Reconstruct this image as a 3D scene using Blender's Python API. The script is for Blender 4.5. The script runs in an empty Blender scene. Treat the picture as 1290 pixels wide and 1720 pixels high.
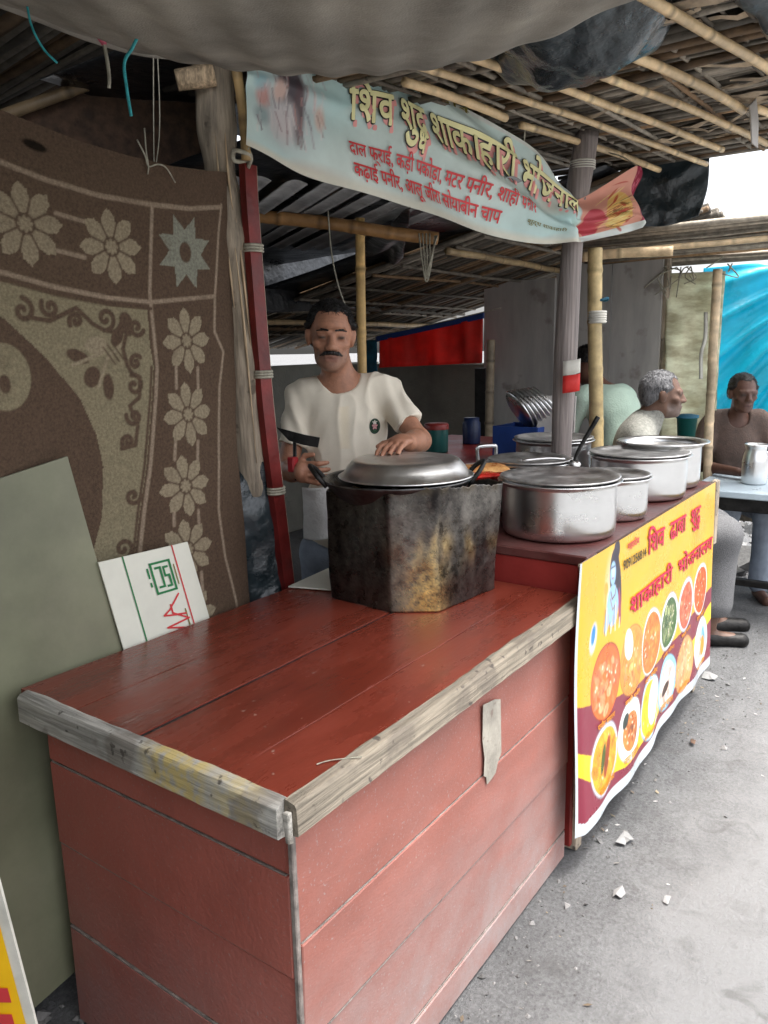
import bpy, bmesh, math, random
import numpy as np
from mathutils import Vector, Matrix
from mathutils.bvhtree import BVHTree

random.seed(7)
RNG = np.random.default_rng(11)
SC = bpy.context.scene
COL = SC.collection

# ------------------------------------------------------------------ camera, sky, sun, exposure
cam_d = bpy.data.cameras.new('camera')
cam = bpy.data.objects.new('camera', cam_d)
COL.objects.link(cam)
SC.camera = cam
cam_d.sensor_fit = 'VERTICAL'
cam_d.sensor_height = 36.0
cam_d.sensor_width = 27.0
cam_d.lens = 27.62
cam_d.clip_start = 0.02
cam_d.clip_end = 600
_yaw, _pit, _rol = (math.radians(a) for a in (35.609, -11.809, -1.2202))
_fw = Vector((math.cos(_pit) * math.cos(_yaw), math.cos(_pit) * math.sin(_yaw), math.sin(_pit)))
_rt = _fw.cross(Vector((0, 0, 1))).normalized()
_up = _rt.cross(_fw)
_r2 = _rt * math.cos(_rol) + _up * math.sin(_rol)
_u2 = -_rt * math.sin(_rol) + _up * math.cos(_rol)
cam.matrix_world = Matrix(((_r2.x, _u2.x, -_fw.x, 0), (_r2.y, _u2.y, -_fw.y, 0), (_r2.z, _u2.z, -_fw.z, 1.58), (0, 0, 0, 1)))

SUN_DIR = Vector((0.08, -0.22, 1.0)).normalized()      # towards the sun: hazy, over the street
world = bpy.data.worlds.new('World')
SC.world = world
world.use_nodes = True
wn_ = world.node_tree
sky = wn_.nodes.new('ShaderNodeTexSky')
sky.sky_type = 'NISHITA'
sky.sun_disc = False
sky.sun_elevation = math.asin(SUN_DIR.z)
sky.sun_rotation = math.atan2(SUN_DIR.x, SUN_DIR.y)
sky.air_density = 0.8
sky.dust_density = 6.0
sky.ozone_density = 0.6
hsv = wn_.nodes.new('ShaderNodeHueSaturation')      # haze washes the blue out of the sky
hsv.inputs['Saturation'].default_value = 0.3
wn_.links.new(sky.outputs[0], hsv.inputs['Color'])
wn_.links.new(hsv.outputs[0], wn_.nodes['Background'].inputs[0])
wn_.nodes['Background'].inputs[1].default_value = 0.15
sun_d = bpy.data.lights.new('sun', 'SUN')
sun_d.energy = 0.9
sun_d.angle = math.radians(12)
sun_d.color = (1.0, 0.965, 0.91)
sun = bpy.data.objects.new('sun', sun_d)
COL.objects.link(sun)
sun.location = (0, -6, 12)
sun.rotation_euler = SUN_DIR.to_track_quat('Z', 'Y').to_euler()
SC.view_settings.view_transform = 'Standard'
SC.view_settings.look = 'None'
SC.view_settings.gamma = 1
SC.view_settings.exposure = 2.12
SC.cycles.max_bounces = 10
SC.cycles.diffuse_bounces = 6

# ------------------------------------------------------------------ helpers
def lin(c):
    c = np.asarray(c, float) / 255.0
    return np.where(c <= 0.04045, c / 12.92, ((c + 0.055) / 1.055) ** 2.4)

def L(r, g, b):
    return tuple(float(x) for x in lin((r, g, b)))

def sn(P, f, seed=0, n=6):
    """cheap smooth noise in -1..1 from crossed sines, P (...,3)"""
    rg = np.random.default_rng(seed)
    out = 0
    for i in range(n):
        d = rg.normal(size=3); d /= np.linalg.norm(d)
        out = out + np.sin((P @ d) * f * rg.uniform(.6, 1.5) + rg.uniform(0, 6.28) + 1.3 * np.sin((P @ np.roll(d, 1)) * f * .5))
    return out / n * 1.4

def xyz(x, y, z):
    x, y, z = np.broadcast_arrays(np.asarray(x, float), np.asarray(y, float), np.asarray(z, float))
    return np.stack([x, y, z], -1)

MATS = {}
def mat(name, col, rough=.6, metal=0.0, var=.2, scale=9.0, stretch=(1, 1, 1), col2=None, bump=.15, bscale=60.0,
        attr=False, spec=.4, coat=0.0, transl=0.0, dust=0.0, detail=6.0, rvar=.12, extra=None):
    if name in MATS:
        return MATS[name]
    m = bpy.data.materials.new(name)
    m.use_nodes = True
    nt = m.node_tree; N = nt.nodes; K = nt.links
    bs = N['Principled BSDF']
    tc = N.new('ShaderNodeTexCoord')
    mp = N.new('ShaderNodeMapping'); mp.inputs['Scale'].default_value = stretch
    K.new(tc.outputs['Object'], mp.inputs[0])
    n1 = N.new('ShaderNodeTexNoise'); n1.inputs['Scale'].default_value = scale; n1.inputs['Detail'].default_value = detail
    n1.inputs['Roughness'].default_value = .62
    K.new(mp.outputs[0], n1.inputs[0])
    rp = N.new('ShaderNodeValToRGB')
    c = np.array(col, float)
    lo = c * (1 - var); hi = np.array(col2, float) if col2 is not None else np.minimum(c * (1 + var), .95)
    rp.color_ramp.elements[0].position = .33; rp.color_ramp.elements[0].color = (*lo, 1)
    rp.color_ramp.elements[1].position = .67; rp.color_ramp.elements[1].color = (*hi, 1)
    K.new(n1.outputs[0], rp.inputs[0])
    out = rp.outputs[0]
    if attr:
        at = N.new('ShaderNodeAttribute'); at.attribute_name = 'Col'
        mx = N.new('ShaderNodeMix'); mx.data_type = 'RGBA'; mx.blend_type = 'MULTIPLY'; mx.inputs[0].default_value = 1
        K.new(out, mx.inputs[6]); K.new(at.outputs['Color'], mx.inputs[7]); out = mx.outputs[2]
    if dust:
        n2 = N.new('ShaderNodeTexNoise'); n2.inputs['Scale'].default_value = 3.2; n2.inputs['Detail'].default_value = 9; n2.inputs['Roughness'].default_value = .72
        K.new(tc.outputs['Object'], n2.inputs[0])
        r2 = N.new('ShaderNodeMapRange'); r2.inputs[1].default_value = .42; r2.inputs[2].default_value = .72; r2.inputs[4].default_value = dust
        K.new(n2.outputs[0], r2.inputs[0])
        mx2 = N.new('ShaderNodeMix'); mx2.data_type = 'RGBA'
        K.new(r2.outputs[0], mx2.inputs[0]); K.new(out, mx2.inputs[6]); mx2.inputs[7].default_value = (.42, .36, .30, 1)
        out = mx2.outputs[2]
    if extra:
        out = extra(nt, tc, out, bs)
    K.new(out, bs.inputs['Base Color'])
    bs.inputs['Metallic'].default_value = metal
    bs.inputs['Specular IOR Level'].default_value = spec
    bs.inputs['Coat Weight'].default_value = coat
    rr = N.new('ShaderNodeMapRange'); rr.inputs[3].default_value = max(.03, rough - rvar); rr.inputs[4].default_value = min(1, rough + rvar)
    rr.inputs[1].default_value = .3; rr.inputs[2].default_value = .7
    K.new(n1.outputs[0], rr.inputs[0]); K.new(rr.outputs[0], bs.inputs['Roughness'])
    if bump:
        n3 = N.new('ShaderNodeTexNoise'); n3.inputs['Scale'].default_value = bscale; n3.inputs['Detail'].default_value = 5
        K.new(mp.outputs[0], n3.inputs[0])
        bp = N.new('ShaderNodeBump'); bp.inputs['Strength'].default_value = bump; bp.inputs['Distance'].default_value = .02
        K.new(n3.outputs[0], bp.inputs['Height']); K.new(bp.outputs[0], bs.inputs['Normal'])
    if transl:
        tr = N.new('ShaderNodeBsdfTranslucent'); ms = N.new('ShaderNodeMixShader'); ms.inputs[0].default_value = transl
        K.new(out, tr.inputs[0]); K.new(bs.outputs[0], ms.inputs[1]); K.new(tr.outputs[0], ms.inputs[2])
        K.new(ms.outputs[0], N['Material Output'].inputs[0])
    MATS[name] = m
    return m

class MB:
    """collects shapes; build() links them as ONE mesh object"""
    def __init__(s):
        s.v = []; s.f = []; s.c = []; s.n = 0; s.tri = None
    def add(s, V, F, col=None):
        V = np.asarray(V, float).reshape(-1, 3)
        s.v.append(V)
        s.f += (np.asarray(F) + s.n).tolist() if isinstance(F, np.ndarray) else [[i + s.n for i in q] for q in F]
        if col is None: c = np.ones((len(V), 3))
        else:
            c = np.asarray(col, float)
            if c.ndim == 1: c = np.tile(c, (len(V), 1))
        s.c.append(c)
        s.n += len(V)
        return s
    def box(s, lo, hi, b=.002, col=None, rot=None, ctr=None, jit=0):
        bm = bmesh.new(); bmesh.ops.create_cube(bm, size=1)
        lo = np.array(lo, float); hi = np.array(hi, float)
        for v in bm.verts:
            p = (lo + hi) / 2 + np.array(v.co) * (hi - lo)
            if jit: p = p + RNG.normal(size=3) * jit
            v.co = Vector(p)
        if b: bmesh.ops.bevel(bm, geom=list(bm.edges), offset=b, segments=1, affect='EDGES')
        bm.verts.ensure_lookup_table()
        V = np.array([v.co for v in bm.verts]); F = [[v.index for v in f.verts] for f in bm.faces]
        bm.free()
        if rot is not None:
            c = (lo + hi) / 2 if ctr is None else np.array(ctr, float)
            V = (V - c) @ np.array(rot).T + c
        return s.add(V, F, col)
    def tube(s, path, rad, n=8, caps=True, col=None):
        P = np.asarray(path, float); m = len(P)
        R = np.broadcast_to(np.asarray(rad, float), (m,))
        T = np.gradient(P, axis=0); T /= np.linalg.norm(T, axis=1)[:, None] + 1e-12
        a = np.array([0, 0, 1.]) if abs(T[0][2]) < .9 else np.array([1., 0, 0])
        V = []; 
        u = np.cross(T[0], a); u /= np.linalg.norm(u)
        th = np.linspace(0, 2 * np.pi, n, endpoint=False)
        for i in range(m):
            u = u - T[i] * (u @ T[i]); u /= np.linalg.norm(u); w = np.cross(T[i], u)
            V.append(P[i] + R[i] * (np.cos(th)[:, None] * u + np.sin(th)[:, None] * w))
        V = np.concatenate(V)
        F = [(i * n + j, i * n + (j + 1) % n, (i + 1) * n + (j + 1) % n, (i + 1) * n + j) for i in range(m - 1) for j in range(n)]
        if caps: F += [tuple(range(n))[::-1], tuple((m - 1) * n + j for j in range(n))]
        if col is not None and np.ndim(col) == 2 and len(col) == m: col = np.repeat(np.asarray(col), n, 0)
        return s.add(V, F, col)
    def lathe(s, prof, ctr, n=48, col=None, tilt=None, squash=(1, 1)):
        ctr = np.array(ctr, float); th = np.linspace(0, 2 * np.pi, n, endpoint=False)
        V = []
        for r, z in prof:
            V.append(np.stack([r * np.cos(th) * squash[0], r * np.sin(th) * squash[1], np.full(n, z)], -1))
        V = np.concatenate(V)
        if tilt is not None: V = V @ np.array(tilt).T
        m = len(prof)
        F = [(i * n + j, i * n + (j + 1) % n, (i + 1) * n + (j + 1) % n, (i + 1) * n + j) for i in range(m - 1) for j in range(n)]
        if col is not None and np.ndim(col) == 2: col = np.repeat(np.asarray(col), n, 0)
        return s.add(V + ctr, F, col)
    def grid(s, P, col=None, flip=False):
        P = np.asarray(P, float); a, b = P.shape[:2]
        idx = np.arange(a * b).reshape(a, b)
        F = np.stack([idx[:-1, :-1], idx[:-1, 1:], idx[1:, 1:], idx[1:, :-1]], -1).reshape(-1, 4)
        if flip: F = F[:, ::-1]
        return s.add(P.reshape(-1, 3), F, None if col is None else np.asarray(col).reshape(-1, 3))
    def build(s, name, m, parent=None, smooth=False, attr=False, solid=0.0):
        V = np.concatenate(s.v)
        me = bpy.data.meshes.new(name)
        me.from_pydata(V.tolist(), [], s.f)
        me.update()
        if attr:
            ca = me.color_attributes.new('Col', 'FLOAT_COLOR', 'POINT')
            C = np.concatenate(s.c); ca.data.foreach_set('color', np.concatenate([C, np.ones((len(C), 1))], 1).astype(np.float32).ravel())
        if smooth: me.polygons.foreach_set('use_smooth', np.ones(len(me.polygons), bool))
        me.materials.append(m)
        o = bpy.data.objects.new(name, me)
        COL.objects.link(o)
        if parent is not None: adopt(o, parent)
        if solid:
            md = o.modifiers.new('thickness', 'SOLIDIFY'); md.thickness = solid; md.offset = 0
        return o

def adopt(o, parent):
    bpy.context.view_layer.update() if False else None
    o.parent = parent
    M = parent.matrix_basis.copy()
    if parent.parent is not None: M = parent.parent.matrix_basis @ parent.matrix_parent_inverse @ M
    o.matrix_parent_inverse = M.inverted()

def tag(o, label, cat, group=None):
    o['label'] = label; o['category'] = cat; o['kind'] = 'thing'
    if group: o['group'] = group
    return o
def thing(name, label, cat, loc=(0, 0, 0), group=None):
    o = bpy.data.objects.new(name, None); COL.objects.link(o)
    o.empty_display_size = .1
    o.location = loc; o.matrix_basis = Matrix.Translation(Vector(loc))
    return tag(o, label, cat, group)
def structure(o):
    o['kind'] = 'structure'; return o
def stuff(o):
    o['kind'] = 'stuff'; return o

# ---- surfaces with print: a fine grid whose vertices carry the printed colour
class Canvas:
    def __init__(s, u0, u1, v0, v1, res, base):
        s.nu = int(round((u1 - u0) / res)) + 1; s.nv = int(round((v1 - v0) / res)) + 1
        s.U, s.V = np.meshgrid(np.linspace(u0, u1, s.nu), np.linspace(v0, v1, s.nv))
        s.c = np.tile(np.array(base, float), (s.nv, s.nu, 1)); s.aa = res
    def put(s, m, col, sl=(slice(None), slice(None))):
        m = np.clip(m, 0, 1)[..., None]
        s.c[sl] = s.c[sl] * (1 - m) + np.array(col, float) * m
    def sd(s, d, col, a=1.0, sl=(slice(None), slice(None))):
        s.put(np.clip(.5 - d / s.aa, 0, 1) * a, col, sl)
    def win(s, x0, x1, y0, y1):
        if not hasattr(s, 'rng'): s.rng = (s.U.min(0), s.U.max(0), s.V.min(1), s.V.max(1))
        a, b, c, d = s.rng; p = 3 * s.aa
        i = np.where((b >= x0 - p) & (a <= x1 + p))[0]; j = np.where((d >= y0 - p) & (c <= y1 + p))[0]
        if len(i) == 0 or len(j) == 0: return None
        return (slice(j[0], j[-1] + 1), slice(i[0], i[-1] + 1))
    def ell(s, cx, cy, rx, ry, col, rot=0.0, a=1.0, soft=0.0):
        e = max(rx, ry) if rot else 0; sl = s.win(cx - (e or rx), cx + (e or rx), cy - (e or ry), cy + (e or ry))
        if sl is None: return
        x = s.U[sl] - cx; y = s.V[sl] - cy; c, n = math.cos(rot), math.sin(rot)
        q = np.hypot((x * c + y * n) / rx, (-x * n + y * c) / ry)
        if soft: s.put(np.clip((1 - q) / soft, 0, 1) * a, col, sl)
        else: s.sd((q - 1) * min(rx, ry), col, a, sl)
    def line(s, pts, w, col, a=1.0):
        pa = np.array(pts); sl = s.win(pa[:, 0].min() - w, pa[:, 0].max() + w, pa[:, 1].min() - w, pa[:, 1].max() + w)
        if sl is None: return
        U, V = s.U[sl], s.V[sl]
        d = np.full(U.shape, 9.)
        for (x0, y0), (x1, y1) in zip(pts[:-1], pts[1:]):
            dx, dy = x1 - x0, y1 - y0; l2 = dx * dx + dy * dy + 1e-12
            t = np.clip(((U - x0) * dx + (V - y0) * dy) / l2, 0, 1)
            d = np.minimum(d, np.hypot(U - x0 - t * dx, V - y0 - t * dy))
        s.sd(d - w / 2, col, a, sl)
    def poly(s, pts, col, a=1.0):
        pa = np.array(pts); sl = s.win(pa[:, 0].min(), pa[:, 0].max(), pa[:, 1].min(), pa[:, 1].max())
        if sl is None: return
        U, V = s.U[sl], s.V[sl]; ins = np.zeros(U.shape, bool); n = len(pts)
        for i in range(n):
            x0, y0 = pts[i]; x1, y1 = pts[(i + 1) % n]
            if y0 == y1: continue
            k = ((y0 > V) != (y1 > V)) & (U < (x1 - x0) * (V - y0) / (y1 - y0) + x0)
            ins ^= k
        s.put(ins * a, col, sl)
    def build(s, name, S, m, parent=None, solid=0.0, flip=False):
        P = S(s.U, s.V, 0.0)
        b = MB(); b.grid(P, s.c, flip)
        return b.build(name, m, parent, smooth=True, attr=True, solid=solid)

def smooth_path(pts, n):
    """Catmull-Rom through points"""
    P = np.asarray(pts, float); t = np.linspace(0, len(P) - 1, n); i = np.clip(t.astype(int), 0, len(P) - 2); f = (t - i)[:, None]
    Q = np.concatenate([[2 * P[0] - P[1]], P, [2 * P[-1] - P[-2]]])
    a, b, c, d = Q[i], Q[i + 1], Q[i + 2], Q[i + 3]
    return .5 * (2 * b + (c - a) * f + (2 * a - 5 * b + 4 * c - d) * f ** 2 + (3 * b - a - 3 * c + d) * f ** 3)

# ---- lettering: font glyphs laid on a surface
def glyph_mesh(body, bold):
    cu = bpy.data.curves.new('glyphs', 'FONT'); cu.body = body; cu.size = 1; cu.offset = bold; cu.resolution_u = 3
    ob = bpy.data.objects.new('glyphs', cu); COL.objects.link(ob)
    dg = bpy.context.evaluated_depsgraph_get(); me = ob.evaluated_get(dg).to_mesh()
    V = np.array([v.co[:2] for v in me.vertices]).reshape(-1, 2); me.calc_loop_triangles()
    T = [tuple(t.vertices) for t in me.loop_triangles]
    bpy.data.objects.remove(ob); bpy.data.curves.remove(cu)
    return V, T
def word(parts, bold=.012):
    """parts: strings or (string, dx, dy, scale); a scaled part is a conjunct consonant tucked below and takes no width"""
    VV = []; TT = []; x = 0; n = 0
    for p in parts:
        if isinstance(p, str): b, dx, dy, sc, adv = p, 0, 0, 1, True
        else: b, dx, dy, sc = p; adv = False
        V, T = glyph_mesh(b, bold)
        if adv: W = V + (x, 0); x = W[:, 0].max() - .02 if not b.endswith(' ') else W[:, 0].max() + .3
        else: W = V * sc; W[:, 0] += x + dx - W[:, 0].min(); W[:, 1] += dy
        VV.append(W); TT += [tuple(i + n for i in t) for t in T]; n += len(V)
    return np.concatenate(VV), TT
def lettering(name, parts, S, u0, u1, v0, v1, m, parent, off=.002, bold=.012, skew=0.0):
    V, T = word(parts, 0.0)
    lo, hi = V.min(0), V.max(0)
    b = MB()
    # heavy strokes: the thin glyphs repeated round a small circle, each a hair above the last
    for k, (dx, dy) in enumerate([(0, 0)] + [(bold * math.cos(a), bold * math.sin(a)) for a in np.arange(8 if bold > .015 else 4) * (6.2832 / (8 if bold > .015 else 4))]):
        q = (V + (dx, dy) - lo) / (hi - lo)
        u = u0 + (u1 - u0) * q[:, 0]; v = v0 + (v1 - v0) * q[:, 1] + skew * (u - u0)
        b.add(S(u, v, off + .00018 * k), T)
    return stuff(b.build(name, m, parent))

# ---- bodies: smooth unions of tapered limbs, meshed as one continuous skin
def rotm(yaw=0, pitch=0, roll=0):
    return np.array(Matrix.Rotation(yaw, 3, 'Z') @ Matrix.Rotation(pitch, 3, 'X') @ Matrix.Rotation(roll, 3, 'Y'))
def E(c, r, k=.02, R=None, op='u'): return ('e', np.array(c, float), np.array(r if np.ndim(r) else (r,) * 3, float), k, R, op)
def Cn(a, b, ra, rb, k=.02, op='u'): return ('c', np.array(a, float), np.array(b, float), ra, rb, k, op)
def Pl(p, n, k=.004): return ('p', np.array(p, float), np.array(n, float) / np.linalg.norm(n), k)   # keeps the side the normal points away from
def sdf_field(prims, lo, hi, h):
    lo = np.array(lo, float); n = np.ceil((np.array(hi) - lo) / h).astype(int) + 1
    ax = [lo[i] + h * np.arange(n[i]) for i in range(3)]
    D = np.full(n, .3, np.float32)
    for p in prims:
        if p[0] == 'p':
            d = ((ax[0][:, None, None] - p[1][0]) * p[2][0] + (ax[1][None, :, None] - p[1][1]) * p[2][1] + (ax[2][None, None] - p[1][2]) * p[2][2])
            D = np.maximum(D, d.astype(np.float32)); continue
        if p[0] == 'e': c0 = p[1] - p[2].max(); c1 = p[1] + p[2].max(); k = p[3]; op = p[5]
        else:
            r = max(p[3], p[4]); c0 = np.minimum(p[1], p[2]) - r; c1 = np.maximum(p[1], p[2]) + r; k = p[5]; op = p[6]
        pad = k + 4 * h
        sl = []
        for i in range(3):
            a = max(0, int((c0[i] - pad - lo[i]) / h)); b = min(n[i], int((c1[i] + pad - lo[i]) / h) + 2); sl.append(slice(a, max(a, b)))
        X, Y, Z = np.meshgrid(ax[0][sl[0]], ax[1][sl[1]], ax[2][sl[2]], indexing='ij')
        if X.size == 0: continue
        q = np.stack([X, Y, Z], -1)
        if p[0] == 'e':
            q = q - p[1]
            if p[4] is not None: q = q @ p[4]
            k0 = np.linalg.norm(q / p[2], axis=-1); k1 = np.linalg.norm(q / p[2] ** 2, axis=-1) + 1e-9
            d = k0 * (k0 - 1) / k1
        else:
            ba = p[2] - p[1]; t = np.clip(((q - p[1]) @ ba) / (ba @ ba + 1e-12), 0, 1)
            d = np.linalg.norm(q - p[1] - t[..., None] * ba, axis=-1) - (p[3] + (p[4] - p[3]) * t)
        d = d.astype(np.float32); o = D[tuple(sl)]
        if op == 'u':
            hh = np.maximum(k - np.abs(o - d), 0) / k; D[tuple(sl)] = np.minimum(o, d) - hh * hh * k * .25
        else:
            d = -d; hh = np.maximum(k - np.abs(o - d), 0) / k; D[tuple(sl)] = np.maximum(o, d) + hh * hh * k * .25
    return D, lo
def surface_nets(D, lo, h):
    n = D.shape; s = D < 0
    cnt = np.zeros([k - 1 for k in n], np.int8); acc = np.zeros(tuple(k - 1 for k in n) + (3,), np.float32); ne = np.zeros([k - 1 for k in n], np.float32)
    corner = [(i, j, k) for i in (0, 1) for j in (0, 1) for k in (0, 1)]
    sub = lambda A, c: A[c[0]:n[0] - 1 + c[0], c[1]:n[1] - 1 + c[1], c[2]:n[2] - 1 + c[2]]
    for c in corner: cnt += sub(s, c)
    act = (cnt > 0) & (cnt < 8)
    I = np.argwhere(act)
    acc = np.zeros((len(I), 3)); ne = np.zeros(len(I))
    for a in corner:
        for x in range(3):
            if a[x]: continue
            b = list(a); b[x] = 1
            da = D[I[:, 0] + a[0], I[:, 1] + a[1], I[:, 2] + a[2]]; db = D[I[:, 0] + b[0], I[:, 1] + b[1], I[:, 2] + b[2]]
            m = (da < 0) != (db < 0); t = np.where(m, da / np.where(da - db == 0, 1, da - db), 0)
            p = np.tile(np.array(a, float), (len(I), 1)); p[:, x] += t
            acc += p * m[:, None]; ne += m
    V = lo + h * (I + acc / ne[:, None])
    idx = np.full(act.shape, -1, np.int64); idx[act] = np.arange(len(I))
    F = []
    for x in range(3):
        y, z = (x + 1) % 3, (x + 2) % 3
        A = np.moveaxis(s, (x, y, z), (0, 1, 2)); J = np.moveaxis(idx, (x, y, z), (0, 1, 2))
        d = A[:-1, 1:-1, 1:-1] != A[1:, 1:-1, 1:-1]
        i, j, k = np.nonzero(d); q = np.stack([J[i, j, k], J[i, j + 1, k], J[i, j + 1, k + 1], J[i, j, k + 1]], -1)
        fl = ~A[i, j + 1, k + 1]
        q[fl] = q[fl][:, ::-1]; F.append(q)
    return V, np.concatenate(F)
def relax(V, F, it=2, w=.5):
    e = np.concatenate([F[:, [0, 1]], F[:, [1, 2]], F[:, [2, 3]], F[:, [3, 0]]])
    for _ in range(it):
        s = np.zeros_like(V); c = np.zeros(len(V))
        np.add.at(s, e[:, 0], V[e[:, 1]]); np.add.at(s, e[:, 1], V[e[:, 0]]); np.add.at(c, e[:, 0], 1); np.add.at(c, e[:, 1], 1)
        V = V * (1 - w) + w * s / np.maximum(c, 1)[:, None]
    return V
def vnormals(V, F):
    n = np.cross(V[F[:, 2]] - V[F[:, 0]], V[F[:, 3]] - V[F[:, 1]]); N = np.zeros_like(V)
    for i in range(4): np.add.at(N, F[:, i], n)
    return N / (np.linalg.norm(N, axis=1)[:, None] + 1e-12)
def blob(name, prims, lo, hi, h, M, m, parent=None, colf=None, disp=None, it=1):
    """M: (3x3, origin) local to world"""
    D, l = sdf_field(prims, lo, hi, h); V, F = surface_nets(D, l, h); V = relax(V, F, it)
    if disp is not None: V = V + vnormals(V, F) * disp(V)[:, None]
    b = MB(); b.add(V @ M[0].T + M[1], F, None if colf is None else colf(V))
    return b.build(name, m, parent, smooth=True, attr=colf is not None)
def frame(base, heading):
    h = math.radians(heading); f = np.array([math.cos(h), math.sin(h), 0]); l = np.array([-f[1], f[0], 0])
    return np.stack([l, f, [0, 0, 1]], 1), np.array(base, float)
# ------------------------------------------------------------------ materials
def dust_low(z0, z1, amt, col=(.40, .33, .30)):
    def ex(nt, tc, out, bs):
        N, K = nt.nodes, nt.links
        sp = N.new('ShaderNodeSeparateXYZ'); K.new(tc.outputs['Object'], sp.inputs[0])
        mr = N.new('ShaderNodeMapRange'); mr.inputs[1].default_value = z0; mr.inputs[2].default_value = z1; mr.inputs[3].default_value = .16; mr.inputs[4].default_value = 1
        K.new(sp.outputs[2], mr.inputs[0])
        nz = N.new('ShaderNodeTexNoise'); nz.inputs['Scale'].default_value = 5; nz.inputs['Detail'].default_value = 12; nz.inputs['Roughness'].default_value = .8
        K.new(tc.outputs['Object'], nz.inputs[0])
        m1 = N.new('ShaderNodeMapRange'); m1.inputs[1].default_value = .3; m1.inputs[2].default_value = .75; m1.inputs[3].default_value = .25; m1.inputs[4].default_value = 1.1
        K.new(nz.outputs[0], m1.inputs[0])
        mu = N.new('ShaderNodeMath'); mu.operation = 'MULTIPLY'; K.new(mr.outputs[0], mu.inputs[0]); K.new(m1.outputs[0], mu.inputs[1])
        # fine pale specks where paint has flaked or grit sticks
        n2 = N.new('ShaderNodeTexNoise'); n2.inputs['Scale'].default_value = 170; n2.inputs['Detail'].default_value = 3
        K.new(tc.outputs['Object'], n2.inputs[0])
        m2 = N.new('ShaderNodeMapRange'); m2.inputs[1].default_value = .63; m2.inputs[2].default_value = .74; m2.inputs[4].default_value = .55
        K.new(n2.outputs[0], m2.inputs[0])
        ad = N.new('ShaderNodeMath'); ad.operation = 'MULTIPLY_ADD'; ad.use_clamp = True
        K.new(mu.outputs[0], ad.inputs[0]); ad.inputs[1].default_value = amt; K.new(m2.outputs[0], ad.inputs[2])
        mx = N.new('ShaderNodeMix'); mx.data_type = 'RGBA'; K.new(ad.outputs[0], mx.inputs[0]); K.new(out, mx.inputs[6]); mx.inputs[7].default_value = (*col, 1)
        return scuffs(nt, tc, mx.outputs[2])
    return ex
def scuffs(nt, tc, out, chip=(.42, .34, .27), only=None):
    N, K = nt.nodes, nt.links
    for (rz_, st, sc_, th, am, cl_) in ((.7, (2, 2, 60), 2.2, .70, .45, chip), (-.5, (1.5, 1.5, 45), 3.1, .72, .35, (.10, .03, .03)), (0, (1, 1, 1), 13, .70, .85, chip))[only or 0:]:
        mp = N.new('ShaderNodeMapping'); mp.inputs['Scale'].default_value = st; mp.inputs['Rotation'].default_value = (rz_, rz_ * .6, 0); K.new(tc.outputs['Object'], mp.inputs[0])
        n = N.new('ShaderNodeTexNoise'); n.inputs['Scale'].default_value = sc_; n.inputs['Detail'].default_value = 9; n.inputs['Roughness'].default_value = .7; K.new(mp.outputs[0], n.inputs[0])
        r = N.new('ShaderNodeMapRange'); r.inputs[1].default_value = th; r.inputs[2].default_value = th + .03; r.inputs[4].default_value = am; K.new(n.outputs[0], r.inputs[0])
        mx = N.new('ShaderNodeMix'); mx.data_type = 'RGBA'; K.new(r.outputs[0], mx.inputs[0]); K.new(out, mx.inputs[6]); mx.inputs[7].default_value = (*cl_, 1); out = mx.outputs[2]
    return out
def specks(thr, amt, col, sc=90):
    def ex(nt, tc, out, bs):
        N, K = nt.nodes, nt.links
        n2 = N.new('ShaderNodeTexNoise'); n2.inputs['Scale'].default_value = sc; n2.inputs['Detail'].default_value = 4
        K.new(tc.outputs['Object'], n2.inputs[0])
        m2 = N.new('ShaderNodeMapRange'); m2.inputs[1].default_value = thr; m2.inputs[2].default_value = thr + .06; m2.inputs[4].default_value = amt
        K.new(n2.outputs[0], m2.inputs[0])
        mx = N.new('ShaderNodeMix'); mx.data_type = 'RGBA'; K.new(m2.outputs[0], mx.inputs[0]); K.new(out, mx.inputs[6]); mx.inputs[7].default_value = (*col, 1)
        return mx.outputs[2]
    return ex
M_top = mat('glossy_red_paint', (.165, .030, .017), .27, var=.22, scale=3, stretch=(1, 4, 1), bump=.06, bscale=30, spec=.5, rvar=.14, extra=lambda nt, tc, out, bs: scuffs(nt, tc, specks(.70, .5, (.4, .27, .22), 60)(nt, tc, out, bs), (.24, .12, .08), 2))
M_front = mat('dusty_red_paint', (.295, .092, .064), .55, var=.15, scale=4, stretch=(1, 1, 3), bump=.12, bscale=90, extra=dust_low(.55, .0, 1.0, (.33, .30, .29)))
M_left = mat('red_paint_side', (.345, .086, .060), .45, var=.15, scale=4, bump=.12, bscale=90, extra=dust_low(.5, -.05, .8, (.30, .25, .24)))
M_redc = mat('red_paint_counter', (.26, .03, .025), .4, var=.2, scale=5, bump=.08)
M_ctop = mat('stained_counter_top', (.09, .022, .02), .45, var=.4, scale=6, bump=.1, dust=.10)
M_joint = mat('pale_joint', (.21, .18, .16), .9, var=.4, scale=30, bump=.2)
def wood(name, col, stretch, var=.45, rough=.8, extra=None, attr=False):
    return mat(name, col, rough, var=var, scale=3.5, stretch=stretch, bump=.35, bscale=5, col2=tuple(min(.9, c * 1.35) for c in col), extra=extra, attr=attr, detail=9)
dk_ = specks(.635, .8, (.05, .04, .035), 38); dk2 = specks(.56, .55, (.15, .125, .10), 8)
dk = lambda nt, tc, out, bs: dk_(nt, tc, dk2(nt, tc, out, bs), bs)
M_wx = wood('weathered_wood_along', (.27, .23, .175), (1.2, 22, 22), extra=dk)
M_wy = wood('weathered_wood_across', (.36, .34, .30), (22, 1.2, 22), extra=dk)
M_wz = wood('weathered_wood_upright', (.40, .33, .25), (22, 22, 1.0), extra=dk)
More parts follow.
